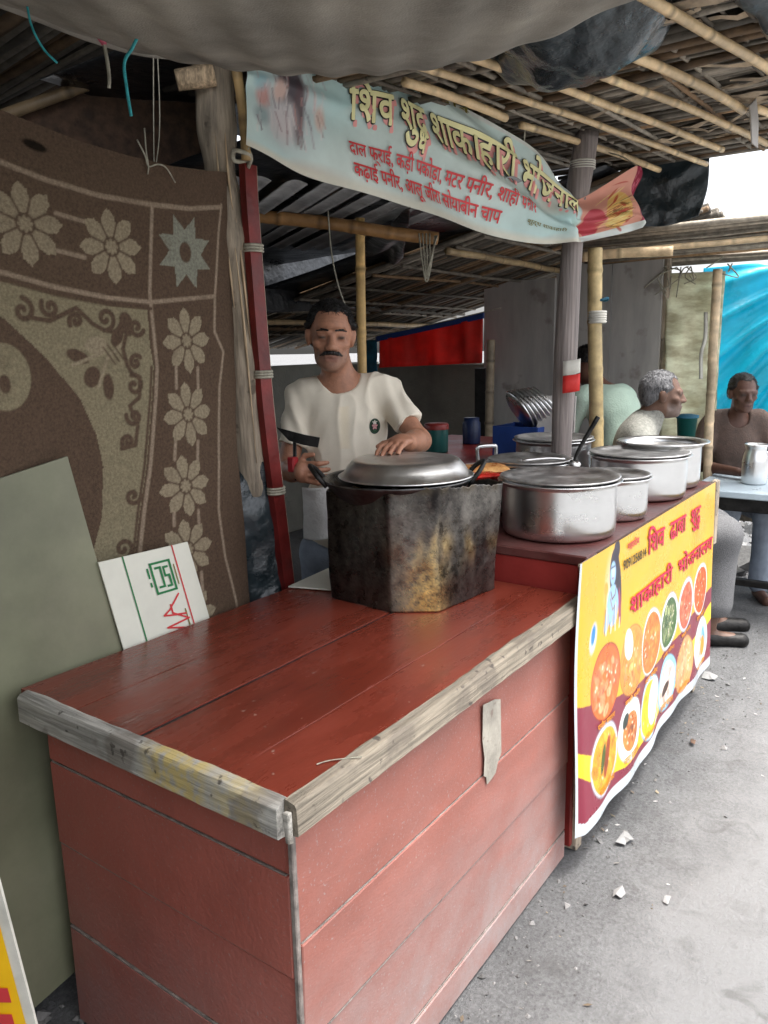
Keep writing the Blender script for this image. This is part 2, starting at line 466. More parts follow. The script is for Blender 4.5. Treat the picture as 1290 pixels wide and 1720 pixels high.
M_log = wood('old_log_wood', (.36, .30, .225), (13, 13, 1.2), var=.55, extra=specks(.62, .7, (.07, .055, .04), 16))
M_bark = wood('split_pale_log', (.56, .42, .27), (34, 34, .8), var=.55)
M_pole = wood('grey_pole_wood', (.235, .20, .185), (22, 22, .8), var=.3, rough=.6)
M_bam = mat('bamboo', (.50, .40, .26), .45, var=.3, scale=12, stretch=(1, 1, 1), bump=.1, attr=True)
M_reed = mat('dry_reeds', (.36, .33, .29), .8, var=.35, scale=20, bump=.2, attr=True)
M_brown = wood('dark_brown_board', (.10, .06, .04), (8, 8, 8), var=.5)
M_black = mat('black_plastic', (.012, .014, .017), .35, var=.4, scale=6, bump=.5, bscale=14, spec=.5)
M_blackt = mat('dark_plastic_thin', (.02, .03, .035), .28, var=.5, scale=5, bump=.6, bscale=16, spec=.6)
M_tin = mat('ceiling_tin', (.30, .30, .30), .6, metal=.2, var=.4, scale=6, bump=.15)
M_tarp = mat('grey_canvas_tarp', (.275, .257, .222), .85, var=.4, scale=3.0, bump=.2, bscale=260, transl=.2, detail=10)
M_steel = mat('aluminium', (.74, .74, .735), .30, metal=1.0, var=.08, scale=4, stretch=(1, 1, 2), bump=.012, bscale=30, rvar=.05)
M_steeld = mat('scratched_steel_lid', (.60, .59, .57), .44, metal=1.0, var=.3, scale=14, bump=.06, bscale=50, rvar=.12)
M_iron = mat('black_iron', (.025, .024, .023), .5, metal=.6, var=.5, scale=14, bump=.2)
M_ply = mat('green_grey_board', (.175, .18, .115), .40, var=.22, scale=3, bump=.05, bscale=20, spec=.45, dust=.12, extra=lambda nt, tc, out, bs: scuffs(nt, tc, out, (.33, .33, .25)))
M_card = mat('white_laminate', (.72, .72, .62), .4, var=.05, bump=.02)
M_white = mat('white_paper', (.62, .60, .53), .7, var=.15, bump=.05)
M_cloth = mat('printed_cloth', (.86, .86, .86), .95, var=.3, scale=150, col2=(1.0, 1.0, 1.0), bump=.5, bscale=420, attr=True, spec=.1)
M_flex = mat('printed_flex_sheet', (.93, .93, .93), .32, var=.05, scale=5, col2=(.99, .99, .99), bump=.08, bscale=9, attr=True, spec=.45)
M_flexo = mat('faded_flex_sheet', (.88, .88, .86), .5, var=.12, scale=4, col2=(.98, .98, .97), bump=.1, bscale=12, attr=True, spec=.35, transl=.12)
def ink(name, c): return mat(name, c, .45, var=.06, bump=0)
I_red = ink('red_ink', L(206, 62, 66)); I_yel = ink('yellow_ink', L(234, 229, 172)); I_blk = ink('black_ink', L(25, 25, 28)); I_pink = ink('pink_ink', L(230, 158, 152))
I_mag = ink('crimson_ink', L(200, 25, 70)); I_grn = ink('green_ink', L(40, 120, 70)); I_olv = ink('olive_ink', L(120, 110, 40)); I_gld = ink('gold_ink', L(225, 150, 40))
M_wall = mat('grey_wall_sheet', (.40, .38, .355), .7, var=.2, scale=2.5, stretch=(1, 2.5, .5), bump=.05, extra=specks(.60, .5, (.16, .12, .10), 5), detail=9)
M_mud = mat('olive_mud_wall', (.17, .165, .14), .9, var=.2, scale=4, bump=.3)
M_redt = mat('red_tarpaulin', (.80, .055, .04), .5, var=.2, scale=5, bump=.2, bscale=14, transl=.45)
M_bluet = mat('bright_blue_tarpaulin', (.01, .50, .66), .3, var=.15, scale=4, bump=.1, bscale=14, transl=.4, spec=.6)
M_teal = mat('teal_cloth', (.02, .12, .19), .7, var=.4, scale=10, bump=.3, transl=.2)
M_cream = mat('cream_sacking', (.88, .80, .56), .85, var=.4, scale=5, stretch=(1, 1, 3), bump=.3, bscale=40, transl=.6)
M_bcrate = mat('blue_plastic', (.015, .05, .22), .4, var=.2, bump=.05)
M_gcan = mat('dark_green_plastic', (.01, .09, .08), .35, var=.2, bump=.05)
M_tblue = mat('pale_blue_laminate', (.42, .50, .55), .35, var=.18, scale=5, bump=.05)
M_rope = mat('turquoise_nylon', (.05, .42, .45), .4, var=.3, scale=60, bump=.3, transl=.2)
M_cord = mat('grey_cord', (.35, .33, .26), .8, var=.3, scale=60, bump=.3)
M_yellow = ink('sign_yellow', L(245, 190, 25))
M_redpole = mat('red_painted_pole', (.15, .016, .014), .4, var=.4, scale=9, bump=.1)
M_stone = mat('grey_stones', (.26, .25, .24), .9, var=.4, scale=30, bump=.3)

def bamboo(name, a, b, r, parent=None, step=.2, tint=(1, 1, 1), bend=.01, seed=None, r2=None):
    a = np.array(a, float); b = np.array(b, float); ln = np.linalg.norm(b - a); rg = np.random.default_rng(seed if seed is not None else int(abs(a.sum()) * 977) % 9999)
    n = max(8, int(ln / .018)); t = np.linspace(0, 1, n); s = t * ln
    off = np.cumsum(rg.uniform(.75, 1.25, 60)) * step - rg.uniform(0, step); off = off[(off > .02) & (off < ln - .01)]
    d = np.min(np.abs(s[:, None] - off[None]), 1) if len(off) else np.full(n, 1.)
    rad = (r + ((r2 or r) - r) * t) * (1 + .13 * np.exp(-(d / .010) ** 2) - .04 * np.exp(-((d - .022) / .012) ** 2))
    side = np.cross(b - a, [0.3, .2, 1]); side /= np.linalg.norm(side); P = a + t[:, None] * (b - a) + (np.sin(t * math.pi) * bend)[:, None] * side + np.stack([sn(xyz(s, 0, 0), 7, int(rg.integers(999))) * r * .12] * 3, -1)
    P = P + (np.sin(s * 11 + rg.uniform(0, 6)) * r * .10)[:, None] * np.cross(side, (b - a) / ln)
    c = np.array(tint) * (1 - .55 * np.exp(-(d / .007) ** 2) + .22 * np.exp(-((d - .02) / .012) ** 2))[:, None] * (1 + .18 * sn(xyz(s, 0, 0), 9, 3))[:, None]
    # alternate joints differ a little in colour
    seg = np.searchsorted(off, s); c = c * rg.uniform(.82, 1.15, 80)[seg][:, None]
    m = MB(); m.tube(P, rad, 12, True, np.clip(c, .02, 1.6))
    return m.build(name, M_bam, parent, smooth=False if False else True, attr=True)
def cord(name, pts, r, m, parent=None, n=30, sides=6):
    b = MB(); b.tube(smooth_path(pts, n), r, sides); return b.build(name, m, parent, smooth=True)
def reeds(b, A, B, cnt, r, tint=1.0, spread=.01, seed=1, ends=.1):
    """sticks from edge A (two points) to edge B, spread along the edges"""
    rg = np.random.default_rng(seed); A = np.array(A, float); B = np.array(B, float)
    for i in range(cnt):
        t = (i + rg.uniform(-.9, .9)) / cnt; u = t + rg.normal() * .012
        p = A[0] + (A[1] - A[0]) * t; q = B[0] + (B[1] - B[0]) * u
        d = q - p; p = p + d * rg.uniform(-ends, ends); q = q + d * rg.uniform(-ends, ends)
        z = rg.normal(size=2) * spread
        mid = (p + q) / 2 + rg.normal(size=3) * .01
        rr = r * rg.uniform(.55, 1.5)
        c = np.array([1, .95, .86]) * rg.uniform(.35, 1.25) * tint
        if rg.random() < .2: c = c * np.array([1.1, .8, .55])
        b.tube([p + (0, 0, z[0]), mid + (0, 0, z.mean()), q + (0, 0, z[1])], [rr, rr * 1.05, rr * .8], 5, True, c)
def sheet(name, P, m, parent=None, wob=.02, f=6, seed=0, res=(30, 30), attr=False, solid=0.004, fold=None):
    """a crumpled sheet over a 2D net of control points P (rows, cols, 3)"""
    P = np.array(P, float)
    rows = np.stack([smooth_path(P[i], res[1]) for i in range(P.shape[0])])
    G = np.stack([smooth_path(rows[:, j], res[0]) for j in range(res[1])], 1)
    du = np.gradient(G, axis=0); dv = np.gradient(G, axis=1); N = np.cross(du, dv); N /= np.linalg.norm(N, axis=-1)[..., None] + 1e-9
    w = sn(G, f, seed) * .6 + sn(G, f * 2.3, seed + 1) * .3 + np.abs(sn(G, f * 1.4, seed + 2)) * .5 + sn(G, f * 5, seed + 3) * .12
    G = G + N * (w * wob)[..., None]
    if fold is not None: G = fold(G, N)
    b = MB(); b.grid(G); return b.build(name, m, parent, smooth=True, solid=solid)

# ------------------------------------------------------------------ ground
def ground_mat():
    m = bpy.data.materials.new('dusty_ground'); m.use_nodes = True; nt = m.node_tree; N, K = nt.nodes, nt.links; bs = N['Principled BSDF']
    tc = N.new('ShaderNodeTexCoord')
    a = N.new('ShaderNodeTexNoise'); a.inputs['Scale'].default_value = 1.6; a.inputs['Detail'].default_value = 10; a.inputs['Roughness'].default_value = .65
    b = N.new('ShaderNodeTexNoise'); b.inputs['Scale'].default_value = 85; b.inputs['Detail'].default_value = 8; b.inputs['Roughness'].default_value = .75
    v = N.new('ShaderNodeTexVoronoi'); v.inputs['Scale'].default_value = 34; v.feature = 'DISTANCE_TO_EDGE'
    for n in (a, b, v): K.new(tc.outputs['Object'], n.inputs['Vector'])
    r = N.new('ShaderNodeValToRGB'); r.color_ramp.elements[0].position = .3; r.color_ramp.elements[0].color = (.112, .113, .114, 1); r.color_ramp.elements[1].position = .7; r.color_ramp.elements[1].color = (.18, .181, .182, 1)
    K.new(a.outputs[0], r.inputs[0])
    r2 = N.new('ShaderNodeValToRGB'); r2.color_ramp.elements[0].position = .32; r2.color_ramp.elements[0].color = (.55, .55, .55, 1); r2.color_ramp.elements[1].position = .66; r2.color_ramp.elements[1].color = (1.2, 1.2, 1.2, 1)
    K.new(b.outputs[0], r2.inputs[0])
    mx = N.new('ShaderNodeMix'); mx.data_type = 'RGBA'; mx.blend_type = 'MULTIPLY'; mx.inputs[0].default_value = 1
    K.new(r.outputs[0], mx.inputs[6]); K.new(r2.outputs[0], mx.inputs[7])
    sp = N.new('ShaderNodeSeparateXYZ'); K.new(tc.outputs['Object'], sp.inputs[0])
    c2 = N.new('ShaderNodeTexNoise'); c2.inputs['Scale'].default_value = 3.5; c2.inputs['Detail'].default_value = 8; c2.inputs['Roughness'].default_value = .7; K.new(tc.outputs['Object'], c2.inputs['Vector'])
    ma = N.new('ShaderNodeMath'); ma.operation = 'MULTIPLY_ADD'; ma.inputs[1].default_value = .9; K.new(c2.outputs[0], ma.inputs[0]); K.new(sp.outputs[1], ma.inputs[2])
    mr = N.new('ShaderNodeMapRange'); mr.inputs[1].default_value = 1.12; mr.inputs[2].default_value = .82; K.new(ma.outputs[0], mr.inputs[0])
    pale = N.new('ShaderNodeMix'); pale.data_type = 'RGBA'; pale.inputs[7].default_value = (.225, .228, .228, 1); mfac = N.new('ShaderNodeMath'); mfac.operation = 'MULTIPLY'; mfac.inputs[1].default_value = .7  # sunlit street side painted into the ground colour as a paler zone
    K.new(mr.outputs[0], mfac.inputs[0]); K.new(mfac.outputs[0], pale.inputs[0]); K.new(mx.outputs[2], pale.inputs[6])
    d2 = N.new('ShaderNodeTexNoise'); d2.inputs['Scale'].default_value = 7; d2.inputs['Detail'].default_value = 6; d2.inputs['Distortion'].default_value = 1.2; K.new(tc.outputs['Object'], d2.inputs['Vector'])
    dr = N.new('ShaderNodeMapRange'); dr.inputs[1].default_value = .58; dr.inputs[2].default_value = .72; dr.inputs[4].default_value = .5; K.new(d2.outputs[0], dr.inputs[0])
    st = N.new('ShaderNodeMix'); st.data_type = 'RGBA'; st.inputs[7].default_value = (.085, .083, .08, 1); K.new(dr.outputs[0], st.inputs[0]); K.new(pale.outputs[2], st.inputs[6])
    K.new(st.outputs[2], bs.inputs['Base Color'])
    bs.inputs['Roughness'].default_value = .92; bs.inputs['Specular IOR Level'].default_value = .2
    bp = N.new('ShaderNodeBump'); bp.inputs['Strength'].default_value = .8; bp.inputs['Distance'].default_value = .014
    ad = N.new('ShaderNodeMath'); ad.operation = 'ADD'; K.new(b.outputs[0], ad.inputs[0]); K.new(a.outputs[0], ad.inputs[1])
    K.new(ad.outputs[0], bp.inputs['Height']); K.new(bp.outputs[0], bs.inputs['Normal'])
    return m
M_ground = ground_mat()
def gz(x, y):
    P = xyz(x, y, 0)
    return .010 * sn(P, 3.1, 4) + .006 * sn(P, 9, 5) + .0035 * sn(P, 27, 6) + .0018 * sn(P, 75, 8)
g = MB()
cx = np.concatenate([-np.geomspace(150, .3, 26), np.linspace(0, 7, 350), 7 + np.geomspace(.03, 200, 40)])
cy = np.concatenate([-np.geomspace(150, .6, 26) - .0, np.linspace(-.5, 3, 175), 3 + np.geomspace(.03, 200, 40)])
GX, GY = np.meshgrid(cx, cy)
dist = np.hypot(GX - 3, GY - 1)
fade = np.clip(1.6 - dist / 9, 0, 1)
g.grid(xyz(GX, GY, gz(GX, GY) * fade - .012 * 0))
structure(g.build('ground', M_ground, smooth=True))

def stones(name, cnt, region, size, seed, m=None):
    b = MB(); rg = np.random.default_rng(seed)
    base = np.array([(1, 0, 0), (-1, 0, 0), (0, 1, 0), (0, -1, 0), (0, 0, 1), (0, 0, -1)], float)
    F = [(0, 2, 4), (2, 1, 4), (1, 3, 4), (3, 0, 4), (2, 0, 5), (1, 2, 5), (3, 1, 5), (0, 3, 5)]
    XY = np.array([region(rg) for _ in range(cnt)]); ZZ = gz(XY[:, 0], XY[:, 1])
    for i in range(cnt):
        x, y = XY[i]
        s = size * rg.lognormal(0, .55); V = base * rg.uniform(.6, 1.2, (6, 3)) * s * (1, 1, .65); a = rg.uniform(0, 6.28)
        R = np.array(Matrix.Rotation(a, 3, 'Z') @ Matrix.Rotation(rg.uniform(0, 1), 3, 'X'))
        b.add(V @ R.T + (x, y, ZZ[i] + s * .2), F, np.array([1, 1, 1]) * rg.uniform(.5, 1.5))
    return stuff(b.build(name, m or M_stones, attr=True))
M_stones = mat('loose_grit', (.15, .147, .143), .9, var=.3, scale=40, bump=.2, attr=True)
stones('gravel', 800, lambda r: (r.uniform(.9, 4.6), .82 - abs(r.normal()) * .13 - .0), .003, 2)
stones('rubble', 420, lambda r: (r.uniform(.3, .95), r.uniform(1.0, 1.66)), .014, 3)
stones('roadside_stones', 900, lambda r: (r.uniform(5.6, 11), r.uniform(.2, 2.2)), .05, 5)

# ------------------------------------------------------------------ walls of the eating area behind
w = thing('back_wall', 'plain grey wall sheets behind the bending person in pale shirt', 'wall', (5.3, 2.2, 0))
ys = [1.53, 1.86, 2.25, 2.80]
for i in range(3):
    b = MB(); b.box((5.2 + .006 * (i % 2), ys[i] + .003, 0), (5.225 + .006 * (i % 2), ys[i + 1] - .003, 2.13 - .03 * i - .05 * (i == 2)), .003); b.build('wall_panel', M_wall, w)
b = MB(); b.tube([(5.24, 1.515, 0), (5.23, 1.515, 2.14)], .022, 8); b.build('corner_batten', M_wz, w)
w = thing('rear_wall', 'low dark olive mud wall at the back of the shelter', 'wall', (3, 4.6, 0))
b = MB(); b.box((-.6, 4.6, 0), (4.7, 4.72, 1.66), .01); b.box((4.7, 4.602, 0), (6.4, 4.718, 1.45), .01); b.build('wall_face', M_mud, w)
b = MB(); b.box((5.75, 2.82, 0), (5.83, 4.58, 1.44), .01); b.build('wall_return', M_mud, w)
tag(sheet('unseen_shade_screen', [[(-.42 + .02 * math.sin(7 * y), y, z) for y in (.1, .6, 1.1, 1.72)] for z in (0, .7, 1.4, 2.3)], mat('unseen_screen_dark_green', (.03, .05, .04), .6, var=.3, scale=5, bump=.3, bscale=12), None, .02, 5, 44, (20, 20)), 'added dark green tarpaulin screen out of view, shading the left side', 'screen')  # added out of view to block light from the left on carpet and board
w = tag(MB().box((-.62, 1.75, 0), (-.55, 4.58, 2.5), .01).build('side_wall', M_mud), 'dark mud side wall beyond the hanging carpet', 'wall')
# cream sacking, bamboo post, blue tarpaulin at the street end
sheet_o = sheet('sacking_screen', [[(5.2, 1.50, z), (5.3, 1.36, z), (5.36, 1.20, z)] for z in (.0, .7, 1.4, 2.0)], M_cream, None, .045, 11, 4, (70, 36))
tag(sheet_o, 'cream sacking screen between the grey wall and blue tarpaulin', 'screen')
def taut(G, N):
    t = np.linspace(0, 1, G.shape[0])[:, None]; u = np.linspace(0, 1, G.shape[1])[None]
    an = np.arctan2(1.05 - t, 1.0 - u * .9); ridge = .035 * np.abs(np.sin(an * 22)) ** 1.5 + .02 * np.abs(np.sin(an * 41 + 1)) + .012 * np.sin((u - .8 * t) * 17)
    return G + N * ridge[..., None]
o = sheet('blue_tarpaulin', [[(5.85, 1.45, z), (6.0, 1.0, z + .02), (6.15, .45, z - .02)] for z in (.35, .9, 1.5, 2.07)], M_bluet, None, .02, 8, 9, (90, 120), fold=taut)
tag(o, 'bright blue creased tarpaulin hung behind the brown-shirted person', 'tarpaulin')
tag(bamboo('bamboo_post', (5.167, 1.16, 0), (5.157, 1.20, 2.0), .028, tint=(1.15, 1.1, 1.1)), 'thin pale bamboo post between sacking screen and blue tarpaulin', 'post')
cord('rag_tie', [(5.15, 1.25, 1.75), (5.13, 1.24, 1.6), (5.14, 1.26, 1.5), (5.13, 1.25, 1.35)], .012, M_white)
tag(bpy.data.objects['rag_tie'], 'knotted white rag hanging beside the thin pale bamboo post', 'rag')
# red cloth on a string, teal cloth
def drape(G, N):
    u = np.linspace(0, 1, G.shape[1])[None]; t = np.linspace(0, 1, G.shape[0])[:, None]
    return G + N * ((np.sin(u * 19 + 2 * t) * .018 + np.sin(u * 43) * .008) * (1 - .4 * t))[..., None]
rc = thing('red_cloth', 'red tarpaulin strip with blue top edge hung on a string', 'cloth', (5.0, 3.1, 1.4))
sheet('cloth_panel', [[(5.0, 3.60 - .9 * u, (1.43 if r == 0 else 1.60 if r == 1 else 1.635 + .135 * u) + (.03 * u if r == 0 else .1 * u if r == 1 else 0)) for u in (0, .35, .7, 1)] for r in (0, 1, 2)], M_redt, rc, .008, 8, 3, (20, 60), fold=drape)
sheet('blue_edge', [[(4.99, 3.62 - .94 * u, z + .14 * u) for u in (0, .35, .7, 1)] for z in (1.625, 1.665)], M_bcrate, rc, .006, 8, 5, (6, 40))
cord('string', [(4.985, 3.7, 1.66), (4.98, 3.1, 1.74), (4.985, 2.55, 1.83)], .004, M_cord, rc)
tag(sheet('teal_cloth', [[(5.02, 3.80 - .17 * u, z) for u in (0, .5, 1)] for z in (1.36, 1.5, 1.64)], M_teal, None, .015, 18, 7, (20, 12)), 'dark teal cloth hanging beside the red tarpaulin strip', 'cloth')
tag(bamboo('bamboo_post', (5.05, 2.66, 0), (5.05, 2.66, 1.62), .03, tint=(.75, .75, .8)), 'grey bamboo post at the end of the red tarpaulin strip', 'post')
pst = MB().box((5.12, 2.74, 0), (5.17, 2.83, 1.42), .004); tag(pst.build('dark_post', M_iron), 'squat dark post under the red tarpaulin strip', 'post')
tag(bamboo('bamboo_post', (3.9, 4.35, 0), (3.9, 4.35, 1.75), .03, tint=(.6, .6, .5)), 'dark bamboo post against the low mud wall behind the cook', 'post')

# ------------------------------------------------------------------ roofs
# main front roof: level bamboo rafters with reeds laid across and black plastic over
rf = thing('reed_roof', 'front roof of bamboo rafters, dry reeds and black plastic above the counters', 'roof', (2.8, 1.2, 2.3))
RA = [((1.98, 1.318, 2.30), (2.488, 1.262, 2.30), .013), ((2.59, 1.257, 2.30), (3.62, 1.105, 2.30), .012), ((1.70, 1.262, 2.302), (3.64, .917, 2.30), .0105), ((1.75, 1.137, 2.31), (3.42, .806, 2.30), .0115),
      ((2.266, .870, 2.30), (3.43, .650, 2.30), .0115), ((2.165, .746, 2.295), (2.90, .628, 2.30), .0135), ((1.60, .665, 2.30), (3.3, .365, 2.30), .0125), ((2.93, .60, 2.31), (3.6, .48, 2.31), .0125)]
for i, (a, c, r) in enumerate(RA): bamboo('bamboo_rafter', a, c, r, rf, .19, (1.25, 1.15, 1.0), .012, 40 + i)
b = MB()
reeds(b, ((1.72, .42, 2.345), (3.68, .30, 2.345)), ((1.78, 1.9, 2.35), (3.75, 1.55, 2.35)), 105, .0085, .62, .009, 3, .05)
reeds(b, ((1.72, .40, 2.365), (3.68, .30, 2.365)), ((1.7, 1.9, 2.37), (3.7, 1.6, 2.37)), 60, .009, .35, .01, 4, .08)
reeds(b, ((1.75, .5, 2.335), (1.80, 1.7, 2.335)), ((3.66, .45, 2.335), (3.66, 1.5, 2.335)), 16, .007, .8, .006, 8, .1)
stuff(b.build('reed_layer', M_reed, rf, smooth=True, attr=True))
# dry leaf sheaths caught among the reeds
b = MB(); rg = np.random.default_rng(5)
for i in range(26):
    c = np.array([rg.uniform(2.0, 3.5), rg.uniform(.42, 1.1), 2.332 + rg.uniform(-.012, .004)]); ln = rg.uniform(.10, .30); wd = rg.uniform(.02, .05); an = rg.normal(1.45, .3)
    d = np.array([math.cos(an), math.sin(an), 0]); e = np.array([-d[1], d[0], 0]); t = np.linspace(-1, 1, 7)
    P = np.stack([c + d * ln * s / 2 * 1.0 + e * k * wd * (1 - .6 * s * s) + np.array([0, 0, -.018 * (1 - abs(s)) * rg.uniform(.2, 1) + .01 * k * k]) for k in (-.5, 0, .5) for s in t]).reshape(3, 7, 3)
    b.grid(P, np.tile(np.array([1.1, .95, .75]) * rg.uniform(.6, 1.3), (21, 1)))
stuff(b.build('leaf_sheaths', M_reed, rf, smooth=True, attr=True))
sheet('plastic_cover', [[(x, y, 2.385) for x in (1.5, 2.2, 3.0, 3.74)] for y in (.34, .9, 1.5, 2.3)], M_black, rf, .012, 6, 12, (30, 40))
# black plastic drooping among the rafters and at the far end
sheet('plastic_flap', [[(1.62, .62, 2.42), (1.85, .50, 2.40), (2.02, .56, 2.42)], [(1.70, .88, 2.34), (1.98, .76, 2.235), (2.2, .70, 2.315)], [(1.95, 1.05, 2.36), (2.12, .98, 2.262), (2.28, .90, 2.335)], [(2.05, 1.2, 2.40), (2.2, 1.1, 2.34), (2.4, 1.05, 2.40)]], M_blackt, rf, .03, 19, 21, (90, 90))
sheet('plastic_flap', [[(2.0, .56, 2.42), (2.25, .40, 2.36), (2.5, .36, 2.40)], [(1.98, .50, 2.35), (2.22, .42, 2.285), (2.42, .40, 2.34)], [(1.85, .42, 2.42), (2.1, .34, 2.36), (2.4, .30, 2.42)]], M_blackt, rf, .03, 18, 22, (60, 60))
sheet('plastic_curtain', [[(3.61, 1.23, z), (3.66, 1.08, z - .01), (3.69, .92 + .03 * (z < 2.2), z + .02)] for z in (2.085, 2.2, 2.36)], M_blackt, rf, .022, 16, 23, (60, 60))
b = MB(); P = np.array([(2.86, .60, 2.30), (2.90, .59, 2.33), (2.93, .585, 2.27), (2.90, .575, 2.18), (2.86, .585, 2.19), (2.85, .59, 2.25)]); b.add(np.concatenate([P, P + (.001, .004, 0)]), [tuple(range(6)), tuple(range(11, 5, -1))] + [(i, i + 6, (i + 1) % 6 + 6, (i + 1) % 6) for i in range(6)])
b.build('dangling_scrap', M_wall, rf)
# ceiling over the cook: ribbed tin sheets and black plastic
ce = thing('tin_ceiling', 'ribbed dark tin ceiling under black plastic above the cook', 'ceiling', (2.6, 2.2, 2.1))
hd = math.radians(59); dv = np.array([math.cos(hd), math.sin(hd), 0]); ev = np.array([dv[1], -dv[0], 0]); o0 = np.array([2.15, 1.55, 2.13])
for i in range(-9, 5):
    s0 = i * .115; b = MB(); u = np.linspace(0, .080, 8); pr_ = .012 * np.sin(u / .080 * math.pi)
    st = .0 if i > -2 else .25
    s0 += .012 * (i % 3)
    P = np.stack([[o0 + ev * (s0 + uu) + dv * t + np.array([0, 0, pp - .02 * t + .004 * (i % 2)]) for uu, pp in zip(u, pr_)] for t in (st, .9, 1.75)])
    b.grid(P); b.build('tin_strip', M_tin, ce, smooth=True, solid=.003)
sheet('plastic_cover', [[(x, y, 2.19 - .05 * (y - 1.5)) for x in (1.78, 2.4, 3.0, 3.7)] for y in (1.62, 2.6, 3.6, 4.65)], M_black, ce, .02, 5, 31, (30, 30))
sheet('plastic_sheet', [[(2.62 + .35 * t + .28 * s_, 1.72 + .3 * s_ + .25 * t, 2.10 - .02 * t - .035 * math.sin(3.1 * t) * (s_ > 0)) for t in (0, .9, 1.8, 2.7)] for s_ in (0, .9, 1.8, 2.7)], M_black, ce, .02, 9, 37, (30, 30))
sheet('plastic_valance', [[(1.75 + 2.95 * t, 3.30 + .1 * t, z + .16 * t * (z < 1.8)) for t in (0, .33, .66, 1)] for z in (1.70, 2.0, 2.34)], M_black, ce, .03, 6, 32, (24, 40))
tag(MB().box((1.0, 2.5, 2.36), (1.0, 2.5, 2.36), 0).build('x', M_black), 'x', 'x'); bpy.data.objects.remove(bpy.data.objects['x'])
# brown interior over the carpet: thatch and a slab of board
th = thing('dark_thatch', 'dark brown thatch roof in shadow above the hanging carpet', 'roof', (.9, 2.6, 2.45))
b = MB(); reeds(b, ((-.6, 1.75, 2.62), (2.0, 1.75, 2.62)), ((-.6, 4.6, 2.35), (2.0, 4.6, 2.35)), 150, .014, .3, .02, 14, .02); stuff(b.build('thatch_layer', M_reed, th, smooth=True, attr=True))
sheet('plastic_cover', [[(x, y, 2.72 - .08 * (y - 1.7)) for x in (-.9, .4, 1.4, 2.2)] for y in (1.25, 2.6, 3.6, 4.7)], M_black, th, .02, 5, 33, (20, 20))
b = MB(); b.add([(1.35, 2.50, 2.05), (1.97, 2.10, 2.05), (1.96, 2.14, 2.52), (1.90, 2.17, 2.53), (1.55, 2.42, 2.335), (1.34, 2.52, 2.23)], [(0, 1, 2, 3, 4, 5)]); tag(b.build('brown_board', M_brown, solid=.02), 'dark brown slanting board behind the log post', 'board')
bamboo('thatch_pole', (1.3, 2.48, 2.22), (1.98, 2.08, 2.56), .018, th, .3, (.45, .4, .35))
# sloping reed roof over the seating
sr = thing('sloping_reed_roof', 'sloping reed roof over the seating area above the grey wall', 'roof', (4.6, 2.6, 2.1))
rz = lambda y: 2.30 - .19 * (y - 1.2)
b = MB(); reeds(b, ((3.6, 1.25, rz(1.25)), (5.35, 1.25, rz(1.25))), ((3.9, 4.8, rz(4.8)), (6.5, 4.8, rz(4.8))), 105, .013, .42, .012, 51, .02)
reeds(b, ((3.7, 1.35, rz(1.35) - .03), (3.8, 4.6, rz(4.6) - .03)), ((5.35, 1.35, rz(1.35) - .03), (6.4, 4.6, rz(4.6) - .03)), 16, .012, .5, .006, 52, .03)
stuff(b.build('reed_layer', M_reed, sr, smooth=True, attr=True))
for i, y in enumerate((2.15, 3.7)): bamboo('bamboo_purlin', (3.6 + .12 * i, y, rz(y) - .065), (5.4 + .4 * (y - 1.4), y + .1, rz(y) - .065), .018, sr, .24, (.8, .72, .6), .02, 70 + i)
sheet('plastic_cover', [[(3.5 + k * (5.3 + .36 * (y - 1.3) - 3.5), y, rz(y) + .05) for k in (0, .33, .67, 1)] for y in (1.3, 2.4, 3.6, 4.9)], M_black, sr, .012, 6, 34, (24, 24))
# lower roof at the street end
fr = thing('low_reed_roof', 'low reed roof edge against the bright sky beside blue tarpaulin', 'roof', (4.9, 1.2, 2.2))
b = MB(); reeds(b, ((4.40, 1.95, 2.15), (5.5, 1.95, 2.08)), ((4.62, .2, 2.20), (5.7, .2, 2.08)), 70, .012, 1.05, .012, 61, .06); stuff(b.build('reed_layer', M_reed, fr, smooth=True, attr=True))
bamboo('bamboo_purlin', (4.28, 1.70, 2.04), (4.40, 1.25, 2.045), .026, fr, .2, (1.3, 1.2, 1.1)); bamboo('bamboo_purlin', (4.45, 1.62, 2.065), (4.75, .3, 2.10), .016, fr, .2, (1.5, 1.4, 1.3))
sheet('plastic_cover', [[(x, y, 2.20 - .06 * (x - 4.4)) for x in (4.55, 4.85, 5.15)] for y in (.2, 1.0, 2.0)], M_black, fr, .01, 8, 36, (12, 14))
b = MB(); rg = np.random.default_rng(9)
for i in range(14):
    p = np.array([5.2, rg.uniform(1.1, 1.55), 2.03]); b.tube(smooth_path([p, p + rg.normal(size=3) * .04 + (0, 0, -.05), p + rg.normal(size=3) * .06 + (0, 0, -.09)], 8), .004, 4)
stuff(b.build('loose_ties', M_cord, fr, smooth=True))
# ------------------------------------------------------------------ sagging canvas canopy overhead
TX, TY = np.meshgrid(np.linspace(0, 1, 110), np.linspace(.42, 1.55, 110)); TX = -.6 + (1.97 + .27 * (TY - .45) + .06 * np.sin((TY - .4) * 2.9)) * TX
va = np.array([.78, .62]); dx_, dy_ = TX - .90, TY - .66
al = dx_ * va[0] + dy_ * va[1]; ac = -dx_ * va[1] + dy_ * va[0]
TZ = 2.05 + .20 * al ** 2 + .27 * ac ** 2
P = xyz(TX, TY, TZ); TZ = TZ + .012 * sn(P, 4, 2) + .004 * np.sin(ac * 60 + 3 * al) * np.exp(-(ac / .9) ** 2) + .006 * np.abs(sn(P, 9, 6))
b = MB(); b.grid(xyz(TX, TY, TZ))
cn = thing('canvas_canopy', 'sagging grey canvas canopy bulging down over the front counter', 'canopy', (.9, .66, 2.05))
b.build('canvas', M_tarp, cn, smooth=True, solid=.004)
